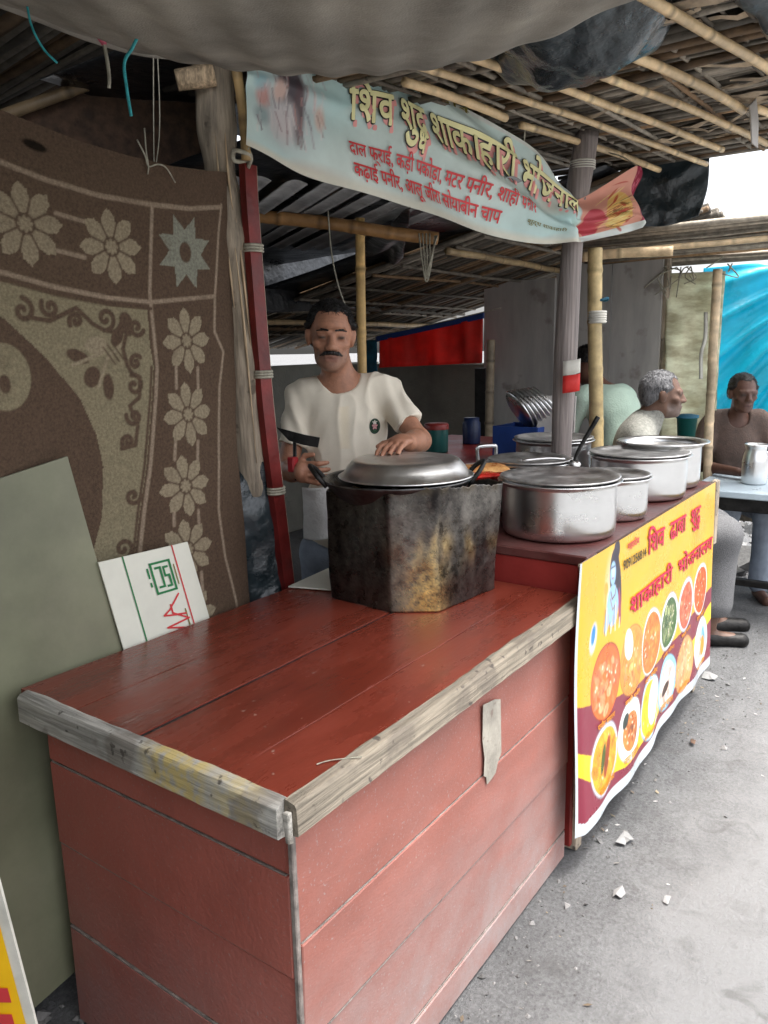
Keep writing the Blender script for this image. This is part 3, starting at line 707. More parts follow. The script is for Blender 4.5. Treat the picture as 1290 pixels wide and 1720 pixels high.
e = [(TX[-1, i], TY[-1, i], TZ[-1, i]) for i in range(0, 110, 6)]; b = MB(); b.tube(smooth_path(e, 90), .012, 8); b.build('hem', M_tarp, cn, smooth=True)

# ------------------------------------------------------------------ front counter
fc = thing('front_counter', 'bare red-painted plank counter with pale wood edging and torn sticker', 'counter', (1.48, 1.2, 0))
X0, X1 = .846, 2.118
yj = [.812, .955, 1.198, 1.405, 1.602]
def plank_top(y0, y1, gap0, gap1):
    n = 60; xs_ = np.linspace(X0, X1, n)
    j0 = y0 + gap0 + .0015 * sn(xyz(xs_, y0, 0), 40, 3); j1 = y1 - gap1 + .0015 * sn(xyz(xs_, y1, 0), 40, 5)
    lift = .0012 * sn(xyz(xs_, y0 * 3, 0), 6, 7)
    b = MB(); rows = []
    for yy, zz in ((j0, .838), (j0, .8595), (j0 + .0006, .860), ((j0 + j1) / 2, .8602), (j1 - .0006, .860), (j1, .8595), (j1, .838)):
        rows.append(xyz(xs_, yy, zz + lift))
    G = np.stack(rows); b.grid(G, flip=False)
    for e in (0, -1): b.add(G[:, e], [tuple(range(7)) if e else tuple(range(7))[::-1]])
    return b.build('plank', M_top, fc)
for i in range(4): plank_top(yj[i], yj[i + 1], (0, .0005, .0052, .0012)[i], (.0005, .0052, .0012, 0)[i])
MB().box((X0 + .03, .85, .80), (X1 - .03, 1.58, .832), .003).build('frame_rail', M_black, fc)
# edging battens with worn, uneven upper edges
def batten(name, a, c, out, h, m, seed, wear=.012):
    a = np.array(a, float); c = np.array(c, float); n = 90; t = np.linspace(0, 1, n)[:, None]; P = a + (c - a) * t; o_ = np.array(out, float); s_ = np.linspace(0, np.linalg.norm(c - a), n)
    w1 = sn(xyz(s_, 0, seed), 30, seed); w2 = sn(xyz(s_, 1, seed), 17, seed + 1); w3 = sn(xyz(s_, 2, seed), 70, seed + 2)
    up = np.array([0, 0, 1.])
    inn = np.clip(.006 + .6 * wear * np.maximum(w2, -.4) + .003 * w3, .002, .05)
    rows = [P - o_ * .004 - up * h, P + o_ * .022 - up * (h - .004 + .003 * w1[:, None] * 0), P + o_ * .024 + up * (-h + .006) + o_ * .002 * w3[:, None], P + o_ * (.022 + .0015 * w1[:, None]) - up * .008, P + o_ * (.017 + .004 * w3[:, None]) - up * (.001 + .002 * np.abs(w1)[:, None]), P + up * .0024 - o_ * .002, P - o_ * inn[:, None] + up * .0022, P - o_ * (inn[:, None] + .001) - up * .01]
    b = MB(); G = np.stack(rows); b.grid(G)
    for e in (0, -1): b.add(G[:, e], [tuple(range(8))])
    return b.build(name, m, fc)
batten('edge_batten', (X0 - .004, .812, .8605), (X1, .812, .8605), (0, -1, 0), .062, M_wx, 3, .016)
M_wyp = wood('weathered_wood_yellow_paint', (.36, .34, .30), (22, 1.2, 22), extra=None)
def ypaint(nt, tc, out, bs):
    N, K = nt.nodes, nt.links
    sp = N.new('ShaderNodeSeparateXYZ'); K.new(tc.outputs['Object'], sp.inputs[0])
    f = N.new('ShaderNodeFloatCurve')
    cv = f.mapping.curves[0]; f.mapping.use_clip = True
    pts = [(0, 0), (.02, .0), (.06, .55), (.13, .45), (.16, .12), (.19, .8), (.30, .85), (.36, .0), (1, 0)]
    while len(cv.points) < len(pts): cv.points.new(.5, .5)
    for p, q in zip(cv.points, pts): p.location = q; p.handle_type = 'VECTOR'
    f.mapping.update()
    sb = N.new('ShaderNodeMath'); sb.operation = 'SUBTRACT'; K.new(sp.outputs[1], sb.inputs[0]); sb.inputs[1].default_value = .82; K.new(sb.outputs[0], f.inputs['Value'])
    n = N.new('ShaderNodeTexNoise'); n.inputs['Scale'].default_value = 45; n.inputs['Detail'].default_value = 6; K.new(tc.outputs['Object'], n.inputs[0])
    mr = N.new('ShaderNodeMapRange'); mr.inputs[1].default_value = .35; mr.inputs[2].default_value = .55; K.new(n.outputs[0], mr.inputs[0])
    mu = N.new('ShaderNodeMath'); mu.operation = 'MULTIPLY'; K.new(f.outputs[0], mu.inputs[0]); K.new(mr.outputs[0], mu.inputs[1])
    mx = N.new('ShaderNodeMix'); mx.data_type = 'RGBA'; K.new(mu.outputs[0], mx.inputs[0]); K.new(out, mx.inputs[6]); mx.inputs[7].default_value = (.55, .42, .14, 1)
    return dk(nt, tc, mx.outputs[2], bs)
M_wyp = wood('weathered_wood_yellow_rub', (.40, .385, .35), (22, 1.2, 22), extra=ypaint)
batten('edge_batten', (X0 + .001, 1.582, .859), (X0 + .001, .818, .859), (-1, 0, 0), .067, M_wyp, 9, .005)['label'] = 'pale edging with rubbed yellow paint patches'
MB().box((.822, .789, .797), (.832, .800, .855), .002, jit=.0015).build('corner_block', M_wy, fc)
MB().box((.864, .824, .0), (.875, .836, .785), .002).build('corner_strip', M_joint, fc)
# front boards (street side) and end boards
zf = [(.012, .098), (.104, .331), (.335, .549), (.552, .786)]
for i, (z0, z1) in enumerate(zf):
    MB().box((.880 if i else .90, .830 + .003 * (i % 2), z0), (2.088 + .006 * (i % 2), .850, z1), .0022, jit=.0012).build('front_board', M_front, fc)
ze = [(.01, .268), (.272, .485), (.489, .690), (.694, .782)]
for i, (z0, z1) in enumerate(ze):
    MB().box((.866 + .0035 * (i % 2), .838, z0), (.886, 1.555, z1), .0025, jit=.0015).build('end_board', M_left, fc)
for p in ((.9, 1.53), (2.05, 1.53), (2.05, .87), (.9, .87)): MB().box((p[0] - .02, p[1] - .02, 0), (p[0] + .02, p[1] + .02, .81), .003).build('leg', M_wz, fc)
for z_ in (.101, .333, .5505): MB().box((.885, .8315, z_ - .0012), (2.085, .84, z_ + .0014), .0005, jit=.0008).build('joint_filler', M_joint, fc)
for z_ in (.270, .487, .692): MB().box((.8672, .845, z_ - .002), (.875, 1.55, z_ + .0022), .0005, jit=.001).build('joint_filler', M_joint, fc)
MB().box((X0 + .002, 1.1932, .830), (X1 - .01, 1.2028, .8580), .0005, jit=.0008).build('joint_filler', M_black, fc)
# torn paper sticker on the boards
st_ = np.array([(1.538, .745), (1.60, .735), (1.632, .722), (1.634, .62), (1.640, .575), (1.618, .557), (1.606, .536), (1.585, .529), (1.562, .525), (1.556, .548), (1.545, .556), (1.548, .60), (1.540, .65)])
b = MB(); b.add([(x, .8255 + .0012 * math.sin(z * 90), z) for x, z in st_], [tuple(range(13))]); b.build('paper_sticker', mat('old_sticker', (.36, .33, .275), .8, var=.25, scale=14, extra=specks(.62, .6, (.16, .10, .08), 30)), fc, solid=.001)
b = MB(); b.tube(smooth_path([(.955, .842, .8630), (.975, .832, .8635), (.998, .812, .8632), (1.02, .79, .8630)], 12), .0012, 5); tag(b.build('straw', M_cord), 'single dry straw lying on the red counter top', 'straw')

# ------------------------------------------------------------------ serving counter behind it
ZC = .975
sc2 = thing('serving_counter', 'raised red serving counter holding the row of aluminium pots', 'counter', (2.85, 1.25, 0))
MB().box((2.123, .802, .945), (3.60, 1.62, ZC), .004).build('counter_top', M_ctop, sc2)
MB().box((2.128, .83, .02), (2.15, 1.60, .944), .003).build('side_panel', M_redc, sc2)
MB().box((2.152, .835, .10), (3.58, .855, .944), .003).build('front_panel', M_redc, sc2)
for p in ((2.17, .845), (3.56, .845), (2.17, 1.57), (3.56, 1.57)): MB().box((p[0] - .022, p[1] - .03, 0), (p[0] + .022, p[1] + .022, .944), .003).build('leg', M_wz, sc2)
MB().box((2.05, .783, .925), (2.19, .802, .972), .004, jit=.003).build('corner_block', M_wx, sc2)
MB().box((3.555, .772, .70), (3.60, .80, .985), .003, jit=.002).build('end_batten', M_wz, sc2)
MB().box((2.19, .785, .955), (3.55, .801, .977), .003, jit=.002).build('edge_batten', M_brown, sc2)
# ------------------------------------------------------------------ menu banner on its front
def S_menu(u, v, off):
    u = np.asarray(u, float); v = np.asarray(v, float); t = np.clip((.98 - v) / .83, 0, 1)
    y = .777 - .012 * t ** 2 * np.exp(-((u - 2.0) / .5) ** 2) + .006 * np.sin(u * 9 + v * 3) * t + .004 * np.sin(u * 23 - v * 6) * t - .018 * t
    y = y + .02 * np.exp(-((u - 2.0) / .03) ** 2) * t
    x = u + .012 * np.sin(v * 7) * np.exp(-((u - 2.0) / .06) ** 2) + (.05 - .05 * v) * np.exp(-((u - 3.54) / .2) ** 2)
    return np.stack([x, y - off, v + .014 * np.sin(u * 4.2 + .6) * t], -1)
YE, MA, WH = L(224, 174, 48), L(130, 46, 64), L(196, 203, 207)
cv = Canvas(2.0, 3.54, .135, .985, .0034, YE)
up_ = [(1.99, .565), (2.12, .525), (2.35, .474), (2.6, .44), (2.8, .436), (3.05, .45), (3.25, .474), (3.55, .51)]
cv.poly(up_ + [(3.55, .1), (1.99, .1)], MA)
cv.poly([(1.99, .42), (2.1, .37), (2.25, .32), (2.4, .285), (2.7, .27), (3.0, .30), (3.3, .37), (3.55, .44), (3.55, .36), (3.3, .29), (3.0, .235), (2.7, .205), (2.4, .205), (2.25, .235), (2.1, .285), (1.99, .345)], L(250, 205, 45))
cv.poly([(1.99, .13), (1.99, .185), (2.05, .17), (2.1, .175), (3.55, .178), (3.55, .13)], WH)
cv.put((cv.U < 2.014) * 1.0, WH)
rgd = np.random.default_rng(3)
def dish(cx, cy, r, rim, food, food2, n=26, inner=.86, sz=.2):
    cv.ell(cx, cy, r, r, tuple(np.array(rim) * .45)); cv.ell(cx, cy, r * .96, r * .96, rim)
    cv.ell(cx - r * .2, cy + r * .3, r * .9, r * .7, tuple(np.minimum(np.array(rim) * 1.3, 1)), .5, .5, .6)
    cv.ell(cx, cy - r * .03, r * inner, r * inner, food)
    for i in range(n):
        a = rgd.uniform(0, 6.28); q = r * inner * .82 * math.sqrt(rgd.uniform(0, 1)); k = rgd.uniform(0, 1)
        c = np.array(food) * (1 - k) + np.array(food2) * k
        cv.ell(cx + q * math.cos(a), cy + q * math.sin(a), r * sz * rgd.uniform(.5, 1.1), r * sz * rgd.uniform(.3, .7), tuple(c * rgd.uniform(.55, 1.25)), rgd.uniform(0, 3), .85)
    for i in range(n // 3):
        a = rgd.uniform(0, 6.28); q = r * inner * .8 * math.sqrt(rgd.uniform(0, 1))
        cv.ell(cx + q * math.cos(a), cy + q * math.sin(a), r * .05, r * .03, L(250, 235, 205), rgd.uniform(0, 3), .8)
OR, OR2, RD, GR, LG, CR = L(225, 110, 40), L(240, 160, 90), L(200, 60, 30), L(60, 95, 40), L(170, 180, 120), L(240, 225, 200)
dish(2.224, .565, .122, L(200, 90, 50), L(222, 105, 45), L(240, 165, 120), 40, .93)
dish(2.464, .556, .119, L(225, 150, 70), L(230, 140, 60), L(245, 190, 120), 26, .93); cv.ell(2.43, .62, .04, .055, L(250, 240, 235), .3, .9)
dish(2.684, .545, .121, L(240, 240, 235), L(225, 120, 45), L(240, 150, 70), 40, .9, .14)
dish(2.903, .547, .114, L(225, 228, 225), GR, LG, 46, .84, .17)
dish(3.122, .548, .114, L(215, 215, 225), L(215, 95, 60), L(235, 150, 110), 34, .84)
dish(3.350, .549, .114, L(245, 245, 240), L(220, 90, 35), L(235, 120, 50), 40, .88, .12)
dish(2.221, .310, .122, L(215, 205, 215), L(240, 160, 40), L(245, 175, 60), 14, .88, .3); cv.ell(2.235, .315, .022, .07, L(150, 60, 20), -.25); cv.ell(2.20, .32, .016, .05, L(70, 90, 30), -.3)
dish(2.450, .318, .110, L(245, 245, 242), L(215, 125, 60), L(120, 60, 35), 30, .62, .16); cv.ell(2.405, .365, .03, .02, L(50, 60, 55), .8)
dish(2.683, .299, .119, L(180, 210, 230), L(235, 190, 40), L(225, 170, 40), 10, .86, .25); cv.ell(2.72, .31, .055, .085, L(235, 240, 240), -.3)
dish(2.905, .298, .112, L(150, 200, 225), L(235, 215, 205), L(220, 170, 150), 16, .8); cv.ell(2.90, .275, .04, .02, L(70, 50, 40), .4)
dish(3.127, .290, .122, L(225, 150, 90), L(228, 160, 100), L(240, 190, 150), 30, .95)
dish(3.373, .296, .118, L(240, 245, 245), L(225, 235, 225), L(210, 150, 60), 14, .85); cv.ell(3.42, .30, .035, .06, L(60, 160, 190), .2, .8); cv.ell(3.41, .27, .035, .045, L(240, 150, 40))
fm = (np.minimum.reduce([np.hypot(cv.U - x_, cv.V - z_) for x_ in (2.224, 2.464, 2.684, 2.903, 3.122, 3.35) for z_ in (.55, .303)]) < .105)[..., None]
sp_ = sn(xyz(cv.U, cv.V, 0), 170, 51) * .22 + sn(xyz(cv.U, cv.V, 3), 420, 52) * .22 + sn(xyz(cv.U, cv.V, 1), 60, 53) * .12
cv.c = np.clip(np.where(fm, cv.c * (1 + sp_[..., None]), cv.c * (1 + .035 * sn(xyz(cv.U, cv.V, 0), 9, 54)[..., None])), 0, 1)
# seated figure with long dark hair, pale blue skin
SB, HR = L(150, 190, 225), L(45, 40, 55)
cv.ell(2.265, .85, .075, .135, L(230, 215, 190), 0, .7, .6)
cv.ell(2.285, .895, .042, .075, HR); cv.ell(2.305, .962, .026, .03, HR); cv.ell(2.325, .84, .02, .085, HR, .1); cv.ell(2.33, .775, .012, .06, L(150, 60, 90), .1)
cv.ell(2.270, .795, .048, .065, SB); cv.ell(2.235, .775, .02, .06, SB, -.5); cv.ell(2.272, .895, .024, .037, SB); cv.ell(2.274, .90, .014, .02, L(200, 220, 240), 0, .8); cv.ell(2.278, .914, .012, .003, HR); cv.ell(2.262, .914, .009, .003, HR); cv.ell(2.27, .88, .007, .003, L(170, 80, 90))
cv.line([(2.255, .84), (2.265, .815), (2.29, .825), (2.30, .85)], .006, L(120, 80, 50)); cv.line([(2.25, .82), (2.27, .78), (2.30, .80)], .005, L(150, 110, 60))
for i in range(12):
    x_ = 2.20 + i * .012; cv.line([(x_, .77 + .03 * math.sin(i)), (x_ - .006, .722 + .012 * math.cos(i * 2))], .005, [L(190, 150, 110), L(120, 90, 70), L(225, 220, 225)][i % 3])
cv.line([(2.215, .85), (2.20, .78), (2.19, .73)], .010, L(215, 160, 60)); cv.ell(2.215, .86, .016, .02, L(215, 160, 60))
cv.ell(2.115, .735, .034, .055, L(235, 240, 250), -.3, 1, .5); cv.ell(2.115, .745, .022, .04, L(40, 130, 215), -.3, 1, .4)
mn = thing('menu_banner', 'yellow and maroon menu banner of dishes on the serving counter front', 'banner', (2.77, .78, .15))
cv.build('printed_sheet', S_menu, M_flex, mn)
lettering('title_lettering', ['िशव  ढाबा  शु', 'द', ('ध', -.42, -.33, .62)], S_menu, 2.605, 3.295, .842, .968, I_mag, mn, .003, .017, -.022)
lettering('title_lettering', ['शाकाहारी  भोजनालय'], S_menu, 2.435, 3.51, .705, .795, I_mag, mn, .003, .017, -.022)
lettering('telephone_number', ['9091256814'], S_menu, 2.356, 2.588, .884, .914, I_blk, mn, .003, .012, -.03)
lettering('small_lettering', ['महादेव'], S_menu, 2.395, 2.51, .935, .966, I_mag, mn, .003, .012)
for i, (x_, z_) in enumerate([(2.224, .425), (2.464, .415), (2.684, .405), (2.903, .41), (3.122, .418), (3.35, .42), (2.24, .168 + .012), (2.46, .19), (2.683, .172), (2.905, .176), (3.127, .16), (3.37, .166)]):
    wd_ = ['पनीर मसाला', 'शाही पनीर', 'मटर पनीर', 'आलू जीरा', 'कढ़ाई पनीर', 'दाल मखनी', 'दाल तड़का', 'चना मसाला', 'कड़ी चावल', 'राजमा चावल', 'सोयाबीन', 'थाली'][i]
    lettering('dish_name', [wd_], S_menu, x_ - .07, x_ + .07, z_ + .004 + (.02 if i > 5 else 0), z_ + .027 + (.02 if i > 5 else 0), I_gld, mn, .003, .012)

# ------------------------------------------------------------------ shop banner under the eave
BT = [(1.652, 1.600, 2.324), (1.856, 1.553, 2.356), (2.119, 1.472, 2.378), (2.362, 1.388, 2.344), (2.659, 1.278, 2.254), (2.838, 1.197, 2.110), (2.931, 1.155, 2.107), (3.084, 1.057, 2.212), (3.133, 1.036, 2.225)]
BB = [(1.644, 1.608, 2.122), (1.848, 1.562, 2.066), (2.115, 1.478, 2.026), (2.362, 1.389, 1.980), (2.661, 1.274, 1.937), (2.839, 1.193, 1.938), (2.932, 1.151, 1.951), (3.087, 1.048, 1.988), (3.136, 1.027, 2.004)]
bt_, bb_ = smooth_path(BT, 401), smooth_path(BB, 401)
def S_ban(u, v, off):
    u = np.clip(np.asarray(u, float), 0, 1); v = np.asarray(v, float); g_ = u * 400; k = np.arange(401)
    T = np.stack([np.interp(g_, k, bt_[:, i]) for i in range(3)], -1); B = np.stack([np.interp(g_, k, bb_[:, i]) for i in range(3)], -1)
    P = B + (T - B) * v[..., None]
    fold = .018 * np.sin(9 * (v - 1.0 + u * 1.7)) * np.clip((u - .12) * 4, 0, 1) + .022 * np.exp(-((v - (1.15 - 1.35 * (u - .2))) / .07) ** 2) * (u > .05) + .014 * np.exp(-((v - (.62 - .9 * (u - .25))) / .08) ** 2) + .006 * np.sin(u * 40 + v * 5) + .03 * np.exp(-((u - .625) / .03) ** 2)
    N = np.array([-.36, -.93, .05])
    return P + N * (fold + off)[..., None] if np.ndim(fold) else P + N * (fold + off)
class FreeCanvas(Canvas):
    def __init__(s, nu, nv, base, Uf=None):
        s.nu, s.nv = nu, nv; s.U, s.V = np.meshgrid(np.linspace(0, 1, nu), np.linspace(0, 1, nv)); s.c = np.tile(np.array(base, float), (nv, nu, 1)); s.aa = 1 / nu
        if Uf: s.U, s.V = Uf(s.U, s.V)
cb = FreeCanvas(420, 110, L(226, 240, 234))
P = xyz(cb.U * 3, cb.V, 0)
cb.put(.55 + .45 * sn(P, 5, 3), L(190, 224, 222)); cb.put(np.clip(.2 + .6 * sn(P, 8, 9), 0, 1) * .8, L(240, 240, 228)); cb.put(np.clip(sn(P, 14, 19) - .35, 0, 1), L(214, 190, 170))
cb.put(np.clip((.10 - cb.V) / .06, 0, 1) * .9, L(226, 222, 205)); cb.put((cb.V > .97) * .8, L(225, 225, 215))
cb.put(np.clip((cb.U - .70) / .01, 0, 1), L(226, 160, 140)); cb.put(np.clip((cb.U - .93) / .01, 0, 1), L(160, 40, 70))
for k in range(60): cb.ell(.935 + .065 * rgd.random(), rgd.random(), .004, .03, L(220, 120, 140), 0, .7)
cb.ell(.755, .38, .04, .3, L(200, 80, 90)); cb.ell(.84, .42, .042, .3, L(235, 190, 110)); cb.put(((cb.U > .70) & (cb.V < .12)) * 1.0, L(225, 232, 228))
for k in range(40): cb.ell(.84 + .03 * rgd.normal() * .6, .42 + .15 * rgd.normal(), .006, .05, [L(190, 60, 50), L(245, 225, 150), L(120, 80, 30)][k % 3], rgd.uniform(0, 3), .8)
# the painted figure at the left end: face, dark hair, drapery
def fe(x, y, rx, ry, col, a=1.0, soft=0.0): cb.ell(x / 1.6, y / .25, rx / 1.6, ry / .25, col, 0, a, soft)
fe(.13, .14, .13, .13, L(196, 198, 200), .85, .7); fe(.135, .20, .050, .06, L(70, 58, 66), .95, .35); fe(.165, .14, .022, .09, L(92, 70, 74), .9, .5); fe(.12, .11, .055, .07, L(222, 212, 212), .8, .6); fe(.105, .185, .026, .036, L(222, 190, 178), .9, .5)
fe(.055, .165, .030, .045, L(214, 150, 140), .8, .6); fe(.05, .11, .035, .035, L(150, 170, 172), .8, .6); fe(.225, .135, .018, .035, L(224, 196, 180), .85, .5); fe(.045, .20, .03, .03, L(150, 195, 205), .7, .6)
for k in range(70):
    xx = .03 + .20 * rgd.random(); yy = .05 + .17 * rgd.random(); ln2 = rgd.uniform(.015, .055); sl2 = rgd.uniform(-.2, .5) * ln2
    cb.line([(xx / 1.6, (yy + ln2) / .25), ((xx + sl2) / 1.6, yy / .25)], rgd.uniform(.0012, .0028), [L(130, 80, 80), L(228, 216, 214), L(98, 80, 88), L(205, 150, 145), L(180, 176, 178), L(240, 232, 228)][k % 6], .6)
bn = thing('shop_banner', 'faded pale blue food stall banner with drooping folds under the eave', 'banner', (2.4, 1.35, 1.95))
cb.build('printed_sheet', S_ban, M_flexo, bn, solid=.0)
t1 = ['िशव शु', 'द', ('ध', -.42, -.33, .62), ' शाकाहारी भोजनालय']
lettering('title_shadow', t1, S_ban, .193, .668, .43, .905, I_pink, bn, .003, .03)
lettering('title_outline', t1, S_ban, .1875, .66, .47, .94, I_blk, bn, .006, .043)
lettering('title_lettering', t1, S_ban, .1875, .66, .47, .94, I_yel, bn, .009, .021)
lettering('menu_lettering', ['दाल फ्राई, कड़ी पकोड़ा, मटर पनीर, शाही पनीर'], S_ban, .1875, .515, .265, .455, I_red, bn, .006, .018)
lettering('menu_lettering', ['कढ़ाई पनीर, आलू जीरा सोयाबीन चाप'], S_ban, .192, .455, .075, .275, I_red, bn, .006, .018)
lettering('telephone_number', ['9091256814'], S_ban, .23, .40, .955, 1.0, I_olv, bn, .006, .012)
lettering('small_lettering', ['शुद्ध शाकाहारी'], S_ban, .50, .60, .17, .24, I_olv, bn, .006, .012)
for x_, p_, q_ in ((0, (1.652, 1.60, 2.32), (1.66, 1.66, 2.42)), (1, (3.13, 1.035, 2.225), (3.15, 1.17, 2.30)), (2, (2.659, 1.278, 2.254), (2.63, 1.26, 2.31))): cord('tie_string', [p_, (np.array(p_) + q_) / 2 + (0, 0, .01), q_], .003, M_cord, bn, 8)

# ------------------------------------------------------------------ hanging carpet
XR = lambda z: np.interp(z, [.3, .85, 1.135, 1.39, 1.73, 2.07, 2.2], [1.60, 1.62, 1.625, 1.645, 1.677, 1.692, 1.692])
ZT = lambda x: np.interp(x, [.35, .7, .995, 1.174, 1.30, 1.428, 1.56, 1.692], [2.17, 2.13, 2.084, 2.052, 2.043, 2.042, 2.052, 2.072])
def carpet_uv(p, q):
    z0 = .30 + 1.75 * q; x = .35 + (XR(z0) - .35) * p + .006 * np.sin(z0 * 13) * p ** 8; z = .30 + (ZT(x) - .30) * q
    return x, z
BRN, LNE, KHA, STR_, FLW = (.132, .088, .060), (.37, .285, .205), (.31, .265, .168), (.30, .30, .235), (.37, .305, .205)
cc = FreeCanvas(440, 560, BRN, carpet_uv); cc.aa = .0034
khk = [(.40, 1.74), (.954, 1.735), (1.072, 1.712), (1.207, 1.694), (1.322, 1.688), (1.322, 1.60), (1.330, 1.544), (1.318, 1.465), (1.288, 1.295), (1.259, 1.179), (1.235, 1.072), (1.20, .85), (1.19, .3), (1.05, .3), (1.06, .85), (1.10, 1.05), (1.153, 1.183), (1.166, 1.308), (1.153, 1.385), (1.113, 1.479), (1.029, 1.577), (.942, 1.658), (.85, 1.70), (.40, 1.72)]
cc.poly(khk, KHA)
def spiral(cx, cy, r, turns, a0, w, col, sgn=1):
    t = np.linspace(0, 1, 22); a = a0 + sgn * t * turns * 6.28; rr = r * (1 - .85 * t)
    cc.line([(cx + q * math.cos(k), cy + q * math.sin(k)) for q, k in zip(rr, a)], w, col)
for i, (x_, z_) in enumerate([(.987, 1.676), (1.054, 1.685), (1.117, 1.656), (1.196, 1.662), (1.284, 1.643), (1.275, 1.557), (1.266, 1.50), (1.261, 1.423), (1.239, 1.361), (1.204, 1.088), (1.243, 1.22), (.90, 1.70)]):
    spiral(x_, z_, .027 - .004 * (i % 3), 1.15, 1.5 + i * 1.1, .0125, BRN, 1 if i % 2 else -1)
cc.line([(1.01, 1.66), (1.05, 1.655), (1.085, 1.67), (1.12, 1.685), (1.16, 1.65), (1.19, 1.635), (1.225, 1.63), (1.245, 1.66)], .011, BRN)
cc.line([(1.25, 1.62), (1.24, 1.59), (1.25, 1.55), (1.262, 1.53), (1.285, 1.52), (1.28, 1.47), (1.25, 1.45), (1.27, 1.40), (1.26, 1.35), (1.22, 1.345)], .011, BRN)
for (x_, z_, a_, b_, r_) in ((1.115, 1.575, .032, .015, -.35), (1.150, 1.526, .022, .026, -.5), (1.193, 1.500, .015, .032, .05), (1.226, 1.62, .016, .026, -.5), (1.255, 1.65, .02, .03, .3)): cc.ell(x_, z_, a_, b_, BRN, r_)
cc.ell(1.165, 1.600, .030, .02, FLW, .1); cc.line([(1.10, 1.555), (1.185, 1.583)], .008, FLW); cc.line([(1.165, 1.50), (1.195, 1.57), (1.235, 1.60)], .008, FLW)
for k in range(3): cc.line([(1.185 + .012 * k, 1.595 + .006 * k), (1.215 + .012 * k, 1.555 + .006 * k)], .004, BRN)
cc.ell(.927, 1.535, .063, .072, KHA); cc.ell(.925, 1.52, .014, .02, BRN); cc.poly([(.40, 1.60), (.86, 1.60), (.93, 1.48), (.40, 1.40)], KHA)
TOPL = [(.35, 2.08), (.7, 2.03), (.982, 1.978), (1.074, 1.958), (1.204, 1.941), (1.352, 1.940), (1.486, 1.947), (1.612, 1.968)]
RGT = [(1.613, 1.974), (1.595, 1.902), (1.569, 1.735), (1.560, 1.634), (1.595, 1.577), (1.567, 1.48), (1.536, 1.264), (1.512, 1.135), (1.514, .998), (1.539, .858), (1.54, .3)]
INV = [(1.358, 1.937), (1.333, 1.726), (1.341, 1.544), (1.33, 1.465), (1.30, 1.295), (1.271, 1.179), (1.249, 1.072), (1.22, .85), (1.20, .3)]
INH = [(.35, 1.80), (.7, 1.78), (.954, 1.753), (1.072, 1.729), (1.207, 1.711), (1.334, 1.705), (1.565, 1.729)]
for ln_, w_ in ((TOPL, .0115), (RGT, .0095), (INV, .0105), (INH, .0105)): cc.line(ln_, w_, LNE)
cc.line([(x - .018, z) for x, z in INV[2:]], .008, BRN); cc.line([(x, z - .016) for x, z in INH[:-1]], .008, BRN)
def star(cx, cy, R, r, n, col, hole):
    pts = [(cx + (R if k % 2 == 0 else r) * math.cos(math.pi * (k + .5 * 0) / n + math.pi / 8), cy + (R if k % 2 == 0 else r) * math.sin(math.pi * k / n + math.pi / 8)) for k in range(2 * n)]
    cc.poly(pts, col); cc.ell(cx, cy, hole * .8, hole, BRN)
star(1.463, 1.836, .098, .056, 8, STR_, .026)
def flower(cx, cy, R, a0):
    cc.ell(cx, cy, .018, .018, FLW)
    for k in range(8):
        a = a0 + k * math.pi / 4; q = R * .60
        x_, z_ = cx + q * math.cos(a), cy + q * math.sin(a); c_, s_ = math.cos(a), math.sin(a)
        pts = [(x_ + u * R * .41 * c_ - v * R * .225 * s_, z_ + u * R * .41 * s_ + v * R * .225 * c_) for u, v in ((-1, 0), (-.6, .75), (0, 1), (.55, .85), (1, .0), (.55, -.85), (0, -1), (-.6, -.75))]
        cc.poly(pts, FLW)
    for k in range(8):
        a = a0 + (k + .5) * math.pi / 4; cc.line([(cx + .016 * math.cos(a), cy + .016 * math.sin(a)), (cx + R * .66 * math.cos(a), cy + R * .66 * math.sin(a))], .0048, BRN)
    cc.line([(cx + .021 * math.cos(a), cy + .021 * math.sin(a)) for a in np.linspace(0, 6.2832, 17)], .0045, BRN)
def link(x0, z0, x1, z1, g_):
    d = np.array([x1 - x0, z1 - z0]); d /= np.linalg.norm(d); n_ = np.array([-d[1], d[0]])
    for s_ in (-1, 1): cc.line([tuple(np.array([x0, z0]) + d * .07 + n_ * s_ * g_), tuple(np.array([x1, z1]) - d * .07 + n_ * s_ * g_)], .010, LNE)
FL = [(1.016, 1.859, .088), (1.228, 1.829, .086), (1.451, 1.609, .086), (1.436, 1.414, .087), (1.402, 1.223, .085), (1.385, 1.05, .084), (.80, 1.892, .088), (.585, 1.92, .088), (1.37, .86, .084)]
for i_, j_ in ((0, 1), (6, 0), (7, 6), (2, 3), (3, 4), (4, 5), (5, 8)): link(FL[i_][0], FL[i_][1], FL[j_][0], FL[j_][1], .040)
for x_, z_, r_ in FL: flower(x_, z_, r_, math.pi / 2 + .06)
cc.put(np.clip(sn(xyz(cc.U, cc.V, 0), 5, 3) * .5 - .05, 0, 1) * .5, (.20, .15, .09)); cc.put(np.clip(sn(xyz(cc.U, cc.V, 1), 60, 5) - .5, 0, 1) * .5, BRN)
cc.ell(1.06, 2.0 + .025, .028, .010, (.02, .015, .01), -.2)
def S_car(x, z, off):
    x = np.asarray(x, float); z = np.asarray(z, float)
    y = 1.672 + .020 * np.sin(x * 11 + z * 1.5) * np.clip(1.9 - z, .1, 1) + .010 * np.sin(x * 5 - z * 4) + .03 * np.clip((x - 1.55) / .12, 0, 1) ** 2 - .02 * np.clip(1.3 - z, 0, 1)
    return np.stack([x, y - off, z], -1)
cp = thing('hanging_carpet', 'brown floral carpet hung as a wall behind the front counter', 'carpet', (1.1, 1.68, .3))
cc.build('woven_pile', S_car, M_cloth, cp)
